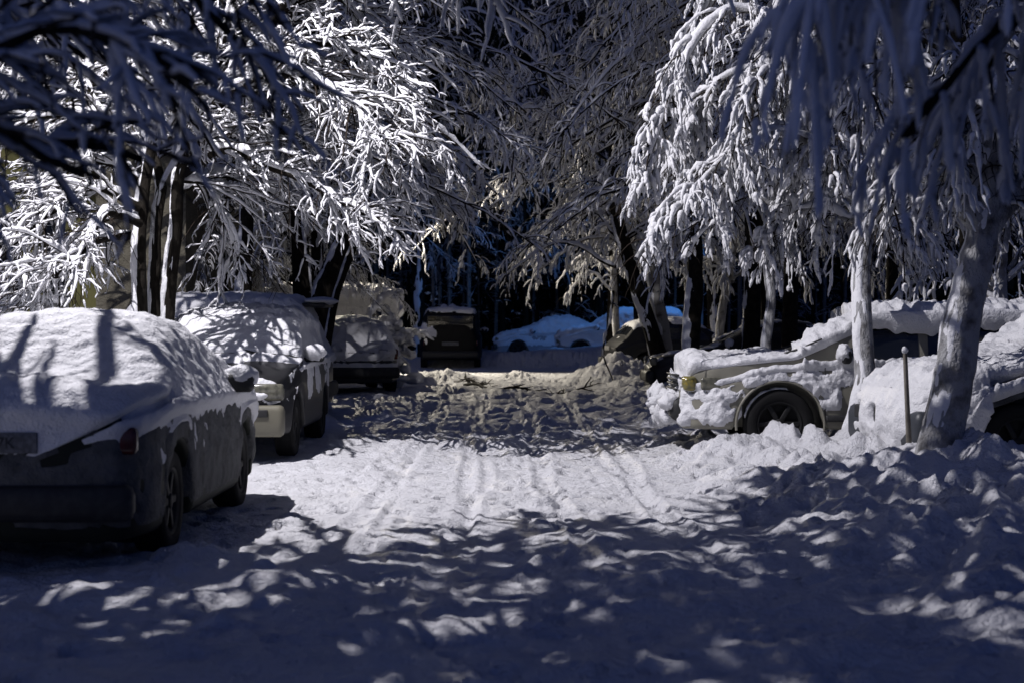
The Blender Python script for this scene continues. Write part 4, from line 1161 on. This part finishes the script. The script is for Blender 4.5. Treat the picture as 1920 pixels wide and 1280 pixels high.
    lb([(1628, 330), (1660, 200), (1700, 130), (1740, 190), (1760, 290)], (.1, .6), .045, .018)
    lb([(1628, 380), (1680, 310), (1730, 300), (1770, 360), (1780, 420)], (.2, 1.4), .04, .016)
    lb([(1624, 410), (1650, 420), (1690, 400), (1720, 440), (1730, 480)], (0, .4), .03, .012)
    tb = P(1610, 800, D - 2.6); tb[2] = 0
    tr = [np.array([tb[0] - .06, tb[1], 0]), P(1606, 800, D - 2.6), P(1622, 700, D - 2.4), P(1614, 560, D - 2.1), P(1620, 430, D - 1.6), P(1622, 330, D - .9), P(1610, 180, D - .2), P(1590, 0, D + .4), P(1560, -200, D + .8)]
    cfgb = dict(limb_snow=.058, a=dict(per_m=14, length=(.4, 1.2), ang=(30, 70), droop=1.7, flat=.5, wob=.06, taper=.5, K=10),
                b=dict(per_m=10, length=(.10, .38), ang=(20, 55), droop=1.4, flat=.6, wob=.07, K=6), c=dict(per_m=5, length=(.05, .16), ang=(25, 60), droop=.6, flat=.6, wob=.08, K=4), wood=(.011, .006, .003), snow=(.026, .020, .012), lump=.9, lf=14, M=22, keep=.88, lift=.8,
                bare=dict(per_m=8, length=(.4, 1.3), ang=(30, 80), droop=1.0, wob=.09, K=10))
    make_tree('weeping_birch_tree', 'weeping birch, slim pale trunk, its bright curtain of snow above the beige car', 'tree', tb,
              [(tr, .105, .045)], limbs, cfgb, 41, bark=FROSTED, strip=dict(side=(-1, -.45, 0), cover=.30, thick=.30, hi=.55))

    # stout leaning trunk by the snow caked car
    D = 13.2
    limbs = []
    lb([(1838, 420), (1800, 370), (1760, 230), (1700, 130), (1640, 120), (1590, 200)], (0, -.3), .11, .02)
    lb([(1845, 430), (1900, 345), (1990, 250), (2080, 180)], (0, .3), .12, .03)
    lb([(1842, 400), (1830, 250), (1790, 120), (1730, 40), (1650, 30), (1580, 110)], (0, .6), .08, .02)
    lb([(1846, 400), (1850, 230), (1880, 90), (1950, 20)], (0, -.4), .08, .02)
    lb([(1840, 380), (1800, 240), (1740, 180), (1680, 220), (1640, 300)], (0, .9), .05, .018)
    lb([(1870, 380), (1890, 270), (1860, 190), (1810, 210), (1770, 290)], (0, -.6), .05, .018)
    lb([(1900, 345), (1930, 240), (1900, 150), (1840, 140), (1800, 210)], (.2, .7), .05, .018)
    lb([(1836, 400), (1780, 330), (1730, 310), (1680, 360), (1650, 430)], (.1, 1.1), .04, .016)
    tb = P(1760, 800, D); tb[2] = 0
    tr = [np.array([tb[0] - .06, tb[1], 0]), P(1760, 850, D), P(1790, 700, D), P(1806, 590, D), P(1828, 500, D), P(1842, 430, D), P(1850, 370, D)]
    cfgc = dict(limb_snow=.05, a=dict(per_m=12, length=(.35, 1.0), ang=(30, 70), droop=1.6, flat=.5, wob=.06, taper=.2, K=10),
                b=dict(per_m=9, length=(.10, .36), ang=(20, 55), droop=1.3, flat=.6, wob=.07, K=6), c=dict(per_m=5, length=(.05, .16), ang=(25, 60), droop=.6, flat=.6, wob=.08, K=4), wood=(.011, .006, .003), snow=(.022, .017, .011), lump=.75, lf=14, M=18, keep=.8, lift=.9,
                bare=dict(per_m=7, length=(.4, 1.1), ang=(30, 80), droop=1.0, wob=.09, K=10))
    make_tree('weeping_birch_tree', 'stout leaning tree with a forked frosted trunk rising from the lumpy bank', 'tree', tb,
              [(tr, .185, .125)], limbs, cfgc, 47, bark=FROSTED, strip=dict(side=(-1, -.35, 0), cover=.16, thick=.085, hi=.97))

    # close weeping strands, out of focus, high on the right
    limbs = []
    wl((3.6, 5.2, 2.7), (2.4, 5.0, 2.75), (1.5, 4.9, 2.65), (.95, 4.9, 2.55), (.72, 4.85, 2.25), r0=.04)
    wl((3.6, 5.2, 3.0), (2.4, 4.9, 2.8), (1.4, 4.6, 2.6), (.95, 4.5, 2.42), (.78, 4.5, 2.1), r0=.04)
    wl((3.6, 5.2, 2.6), (2.2, 5.3, 2.5), (1.6, 5.3, 2.35), (1.25, 5.3, 2.0), r0=.035)
    wl((3.6, 5.2, 2.9), (2.6, 5.5, 2.75), (1.9, 5.6, 2.6), (1.5, 5.7, 2.2), r0=.035)
    wl((3.6, 5.2, 3.2), (2.4, 5.4, 3.0), (1.3, 5.5, 2.75), (.95, 5.5, 2.4), r0=.035)
    wl((3.6, 5.2, 2.4), (2.7, 5.0, 2.45), (2.0, 4.9, 2.3), (1.7, 4.9, 2.0), r0=.03)
    wl((3.6, 5.2, 3.1), (2.8, 5.0, 3.0), (2.0, 4.9, 2.85), (1.4, 4.9, 2.7), (1.15, 4.9, 2.4), r0=.035)
    wl((3.6, 5.2, 2.8), (2.9, 5.6, 2.75), (2.3, 5.8, 2.6), (1.9, 5.9, 2.3), r0=.03)
    wl((3.6, 5.2, 3.3), (2.6, 5.8, 3.1), (1.7, 6.0, 2.9), (1.2, 6.1, 2.5), r0=.03)
    cfg2 = dict(limb_snow=.030, a=dict(per_m=20, length=(.22, .66), ang=(30, 70), droop=2.2, flat=.5, wob=.05, taper=.1, K=9),
                b=dict(per_m=8, length=(.08, .25), ang=(20, 50), droop=1.6, flat=.6, wob=.06, K=6), wood=(.008, .005, .003), snow=(.019, .014, .009), lump=.5, lf=12, keep=.85, lift=.5)
    make_tree('weeping_birch_tree', 'blurred blue strands of snow hanging closest to the viewer above the beige car', 'tree', (3.9, 5.2, 0),
              [(W((3.9, 5.2, 0), (3.85, 5.2, 1.8), (3.7, 5.2, 3.4), (3.5, 5.2, 4.6)), .12, .05)], limbs, cfg2, 53)

    # ---- middle distance: prototypes, copied
    def proto(name, label, seed, H, n, Lmax, droop, hang, snow, z0, bark=BARK, lean=0., group=None):
        rng = np.random.default_rng(seed)
        lim = []
        for i in range(n):
            z = z0 + (H - z0) * (i / n) ** .9; a = i * 2.399 + rng.uniform(-.4, .4)
            L = Lmax * (1 - (z / H) ** 1.6) * rng.uniform(.75, 1.15) + .5
            ca, sa = math.cos(a), math.sin(a); xl = lean * z
            dz = rng.uniform(.1, .4)
            lim.append((W((xl, 0, z), (xl + ca * L * .35, sa * L * .35, z + dz * L * .45), (xl + ca * L * .75, sa * L * .75, z + dz * L * .25 - droop * L * .3), (xl + ca * L, sa * L, z - droop * L * .75)), .04, .012))
        cf = dict(limb_snow=snow * 1.8, a=dict(per_m=7.5, length=(.35, 1.15), ang=(25, 70), droop=hang, flat=.5, wob=.08, taper=.3, K=7),
                  b=dict(per_m=8.5, length=(.12, .45), ang=(25, 65), droop=hang, flat=.5, wob=.09, K=5), wood=(.013, .007, .003), snow=(snow, snow * .75, .01), lump=.55, lf=8, M=9, keep=.85)
        return make_tree(name, label, 'tree', (0, 0, 0), [(W((0, 0, -.3), (lean * H * .3, .05, H * .3), (lean * H * .65, -.05, H * .65), (lean * H, 0, H)), .15, .03)], lim, cf, seed, bark=bark, group=group,
                         strip=dict(side=(-1, -.3, 0), cover=.15, thick=.3, hi=.5))

    def put(o, first, x, y, rz, sc, label):
        if first: o.location = (x, y, 0); o.rotation_euler = (0, 0, rz); o.scale = (sc,) * 3; o['label'] = label; return o
        return copy_tree(o, (x, y, 0), rz, sc, label)
    pA = proto('larch_tree', 'x', 61, 11.5, 38, 4.8, .42, 1.3, .020, 3.5, group='snow laden trees beside the lane')
    put(pA, True, 3.9, 36, .4, 1.0, 'dull snow hung tree whose cream lit tips droop over the heap by the black hatchback')
    put(pA, False, -3.6, 31, 2.0, 1.0, 'dim snow hung tree above the rounded hatchback')
    put(pA, False, 4.6, 27.5, 4.2, .95, 'dim snow hung tree behind the lit birch curtain')
    put(pA, False, 5.6, 46, 1.1, 1.1, 'dim tree behind the glossy black hatchback')
    put(pA, False, -11.5, 47, 3.0, 1.05, 'pale lit tree behind the snow capped van')
    put(pA, False, 8.0, 35, 5.0, 1.0, 'shaded tree deep behind the beige car')
    put(pA, False, -3.6, 64, .9, 1.8, 'tall dim tree over the black van')
    pB = proto('broad_tree', 'x', 67, 10.5, 32, 6.0, .22, .6, .021, 3.4, lean=.05, group='snow laden trees beside the lane')
    put(pB, True, -4.3, 25.8, .2, 1.0, 'dim broad tree spreading over the crosswise estate')
    put(pB, False, -9.2, 30.8, 1.5, 1.0, 'dim broad tree beside the stucco bay')
    put(pB, False, 6.6, 23.5, 3.1, .95, 'shaded broad tree behind the roof of the beige car')
    put(pB, False, 4.2, 53, 2.2, 1.45, 'dim broad tree arching over the far bank')
    put(pB, False, -6.4, 61, 5.0, 1.3, 'dim broad tree beyond the pale van')
    put(pA, False, 3.6, 70, 2.6, 1.9, 'tall dim snow hung tree behind the blue lit pair')
    put(pB, False, 10, 29, .8, 1.0, 'shaded broad tree far behind the snow caked car')
    put(pB, False, -13, 41, 4.0, 1.05, 'dim broad tree behind the olive house')
    put(pB, False, 9.5, 44, 1.8, 1.1, 'shaded broad tree at the edge of the wood')
    put(pB, False, -3.6, 29.3, 2.7, 1.2, 'dim broad tree between the crosswise estate and the rounded hatchback')
    put(pA, False, 4.4, 30.5, 5.6, 1.15, 'dim snow hung tree over the dark saloon in deep shade')
    put(pA, False, -5.3, 30.6, 1.3, .62, 'young snowy tree behind the crosswise estate')
    put(pA, False, -4.5, 35.2, 3.9, .60, 'young snowy tree before the snow capped van')
    put(pB, False, -7.6, 36.5, 3.3, .75, 'low dim broad tree beside the snow capped van')
    put(pA, False, 2.9, 48, 4.4, 1.25, 'dim snow hung tree behind the heap of pale snow')
    put(pB, False, 5.2, 33, 2.9, 1.1, 'dim broad tree spreading over the leaning trunks')
    # slim and leaning trunks among them
    def trunk_tree(label, pts, r0, r1, seed, bark, limbs=(), strip=None, cover=True):
        cf = dict(limb_snow=.04, a=dict(per_m=6, length=(.3, .9), ang=(30, 70), droop=1.2, flat=.5, wob=.06, K=8), b=dict(per_m=6, length=(.12, .4), ang=(25, 60), droop=1.1, wob=.05, K=5),
                  wood=(.010, .005, .003), snow=(.03, .022, .012), lump=.6, lf=10, keep=.85)
        b = np.array(pts[0], float).copy()
        make_tree('slim_tree', label, 'tree', b, [(pts, r0, r1)], limbs, cf, seed, bark=bark, strip=strip)
    def G0(p): q = p.copy(); q[2] = -.1; return q
    st = dict(side=(-1, -.3, 0), cover=.2, thick=.3, hi=.95)
    def crown_limbs(top, n, L, seed):
        rng = np.random.default_rng(seed); out = []
        for i in range(n):
            a = i * 2.4 + rng.uniform(-.3, .3); l = L * rng.uniform(.7, 1.2); z = -rng.uniform(0, 1.2)
            c, s_ = math.cos(a), math.sin(a)
            out.append(([top + (0, 0, z), top + (c * l * .5, s_ * l * .5, z + .5), top + (c * l, s_ * l, z - .2)], .035, .012))
        return out
    d = 27.5
    tp = P(690, 380, d)
    trunk_tree('dark trunk leaning towards the lane behind the crosswise estate', [G0(P(560, 700, d)), P(595, 590, d), P(625, 490, d), P(662, 410, d), P(720, 250, d)], .19, .12, 71, BARK, crown_limbs(P(720, 250, d), 6, 2.2, 1), st)
    d = 29
    trunk_tree('slender leaning stem beside the thick dark trunk', [G0(P(600, 700, d)), P(622, 590, d), P(648, 500, d), P(690, 400, d), P(740, 290, d)], .085, .06, 72, BARK, crown_limbs(P(735, 300, d), 5, 1.6, 2), st)
    d = 22.5
    trunk_tree('thin crooked stem whitened with frost behind the bonnet of the beige car', [G0(P(1435, 760, d)), P(1437, 650, d), P(1446, 560, d), P(1440, 480, d), P(1452, 380, d), P(1440, 200, d)], .075, .05, 73, FROSTED, crown_limbs(P(1445, 260, d), 6, 1.8, 3), st)
    d = 26.5
    trunk_tree('straight dark trunk beyond the thin crooked stem', [G0(P(1290, 740, d)), P(1296, 640, d), P(1303, 540, d), P(1300, 430, d), P(1290, 260, d)], .15, .11, 74, BARK, crown_limbs(P(1292, 280, d), 6, 2, 4), st)
    d = 33
    trunk_tree('leaning trunk splayed from the base beside the glossy black hatchback', [G0(P(1262, 740, d)), P(1240, 680, d), P(1212, 590, d), P(1182, 500, d), P(1150, 380, d)], .17, .12, 75, BARK, crown_limbs(P(1155, 400, d), 6, 2, 5), st)
    d = 33.4
    trunk_tree('second splayed trunk rising steeply over the dark saloon', [G0(P(1255, 740, d)), P(1250, 680, d), P(1240, 600, d), P(1225, 520, d), P(1232, 400, d)], .16, .11, 76, BIRCH, crown_limbs(P(1232, 400, d), 6, 2, 6), st)
    d = 36
    trunk_tree('grey trunk half hidden beyond the splayed pair', [G0(P(1352, 720, d)), P(1350, 620, d), P(1362, 540, d), P(1380, 430, d)], .10, .08, 77, BIRCH, crown_limbs(P(1375, 440, d), 5, 1.6, 7), st)
    d = 44
    trunk_tree('pale slender stem beside the tall blue lit car', [G0(P(1158, 720, d)), P(1156, 620, d), P(1152, 560, d), P(1150, 480, d)], .10, .08, 78, BIRCH, crown_limbs(P(1150, 480, d), 5, 1.6, 8), st)
    d = 21
    trunk_tree('frosted stump of a tree behind the roof of the snow caked car', [G0(P(1880, 700, d)), P(1876, 560, d), P(1878, 480, d), P(1890, 380, d)], .10, .07, 79, FROSTED, crown_limbs(P(1888, 400, d), 6, 1.5, 9), st)

    # ---- wood behind the far cars
    rng = np.random.default_rng(9)
    protos = []
    for k in range(3):
        root = empty('forest_tree', 'x', 'tree', (0, 0, 0), group='thin bare trees of the far wood')
        H_ = 17.
        p = W((0, 0, -.3), (rng.uniform(-.15, .15), 0, 5), (rng.uniform(-.3, .3), 0, 11), (rng.uniform(-.4, .4), 0, H_))
        trunk_part(root, p, .085, .03, BIRCH if k == 0 else BARK, rng, K=20, S=8)
        cm, sm = MB(), MB()
        L1 = sprout(resample(p, 24)[None], 1.5, (.6, 2.6), ang=(40, 75), droop=.25, flat=.6, wob=.06, tmin=.10, taper=.2, rng=rng, K=8)
        L2 = sprout(L1, 3.5, (.3, 1.0), droop=.4, wob=.06, rng=rng, K=6)
        wood(cm, L1, .022, .008, 4); wood(cm, L2, .01, .005, 3)
        snow_on(sm, L1, .022, rng, S=5, M=8, keep=.6); snow_on(sm, L2, .018, rng, S=4, M=6, keep=.6)
        nd = MB()                                          # dark needles in the upper crown
        n = 5000; c = np.stack([rng.normal(0, 1.0, n), rng.normal(0, 1.0, n), rng.uniform(7, H_ + .5, n)], -1)
        a = rng.normal(size=(n, 3)); b = rng.normal(size=(n, 3)); s = rng.uniform(.05, .16, (n, 1))
        a = a / np.linalg.norm(a, axis=1, keepdims=True) * s * 2; b = b / np.linalg.norm(b, axis=1, keepdims=True) * s
        nd.add(np.stack([c - a, c + b * .5, c + a, c - b * .5], 1), np.arange(n * 4).reshape(-1, 4))
        cm.build('crown', BARK, root); nd.build('foliage', NEEDLE, root); sm.build('snow_cover', SNOW_TWIG, root)
        protos.append(root)
    k = 0
    lab = 'thin tree of the dark wood beyond the blue lit cars'
    for y in np.arange(67, 104, 3.2):
        for x in np.arange(-14, 24, 3.6 if y < 80 else 3.0):
            xx, yy = x + rng.uniform(-1.5, 1.5), y + rng.uniform(-1.3, 1.3)
            if abs((xx / yy) * F) > 760: continue
            put(protos[k % 3], k < 3, xx, yy, rng.uniform(0, 6.28), rng.uniform(.8, 1.15), lab); k += 1
    # the mass of the wood behind them
    n = 150000
    xx = rng.uniform(-75, 75, n); yy = 108 + rng.uniform(0, 14, n) + .02 * np.abs(xx); zz = rng.uniform(-.5, 30, n) ** 1.0
    zz = zz * (.9 + .1 * vn(xx * .3, yy * .1, seed=4))
    c = np.stack([xx, yy, zz], -1); a = rng.normal(size=(n, 3)); b = rng.normal(size=(n, 3)); s = rng.uniform(.25, .75, (n, 1))
    a = a / np.linalg.norm(a, axis=1, keepdims=True) * s; b = b / np.linalg.norm(b, axis=1, keepdims=True) * s * .6
    o = MB().add(np.stack([c - a, c + b, c + a, c - b], 1), np.arange(n * 4).reshape(-1, 4)).build('far_wood', NEEDLE, None, False)
    tag(o, 'black mass of conifer wood closing the view', 'wood', kind='stuff')


# ------------------------------------------------------------------ light, sky, camera
def light_and_camera():
    w = bpy.data.worlds.new('World'); SC.world = w; w.use_nodes = True
    nt = w.node_tree; bg = nt.nodes['Background']
    sk = nt.nodes.new('ShaderNodeTexSky'); sk.sky_type = 'NISHITA'; sk.sun_disc = False
    el, az = math.radians(38), math.radians(205)
    sk.sun_elevation = el; sk.sun_rotation = az; sk.air_density = 1.0; sk.ozone_density = 4.0
    mx = nt.nodes.new('ShaderNodeMix'); mx.data_type = 'RGBA'; mx.blend_type = 'MULTIPLY'; mx.inputs['Factor'].default_value = 1
    mx.inputs['B'].default_value = (.36, .46, 1, 1)
    nt.links.new(sk.outputs['Color'], mx.inputs['A']); nt.links.new(mx.outputs['Result'], bg.inputs['Color'])
    bg.inputs['Strength'].default_value = .020
    s = bpy.data.lights.new('moon', 'SUN'); s.energy = .02; s.angle = math.radians(.5); s.color = (1, .97, .93)
    o = bpy.data.objects.new('moon', s); COL.objects.link(o)
    d = Vector((math.sin(az) * math.cos(el), math.cos(az) * math.cos(el), math.sin(el)))
    o.rotation_euler = d.to_track_quat('Z', 'Y').to_euler()
    # the place is lit by street lamps standing above the picture and behind the crowns
    street_lamp('street lamp above the near parked cars, white light', -6.4, 14.0, 8.5, 1.0, (.98, .95, 1.0), 5000, 162)
    street_lamp('street lamp in the crowns by the pale van, yellowish light', -7.0, 47.5, 6.6, 1.2, (1.0, .90, .72), 6500, 104, aim=(-1.6, 38, 0))
    street_lamp('street lamp by the far parked cars, cold blue light', 7.8, 56.6, 6.6, -1.2, (.09, .34, 1.0), 680, 94, aim=(1.6, 63.5, .3))
    c = bpy.data.cameras.new('camera'); co = bpy.data.objects.new('camera', c); COL.objects.link(co)
    co.location = (0, 0, EYE); co.rotation_euler = (math.pi / 2, 0, 0)
    c.sensor_width = 36; c.lens = 36 * F / 1920; c.shift_y = -(640 - HY) / 1920
    c.clip_start = .1; c.clip_end = 1000
    c.dof.use_dof = True; c.dof.focus_distance = 19; c.dof.aperture_fstop = 2.8
    SC.camera = co
    SC.view_settings.view_transform = 'Standard'; SC.view_settings.look = 'None'
    SC.view_settings.exposure = 0; SC.view_settings.gamma = 1
    SC.cycles.use_denoising = True
    try: SC.cycles.denoiser = 'OPENIMAGEDENOISE'
    except Exception: pass
    SC.cycles.max_bounces = 6; SC.cycles.diffuse_bounces = 1; SC.cycles.glossy_bounces = 3
    SC.cycles.sample_clamp_indirect = 6


build_ground()
near_left_car(); second_left_car(); other_cars(); right_suv(); right_near_car()
building(); small_things(); trees()
light_and_camera()
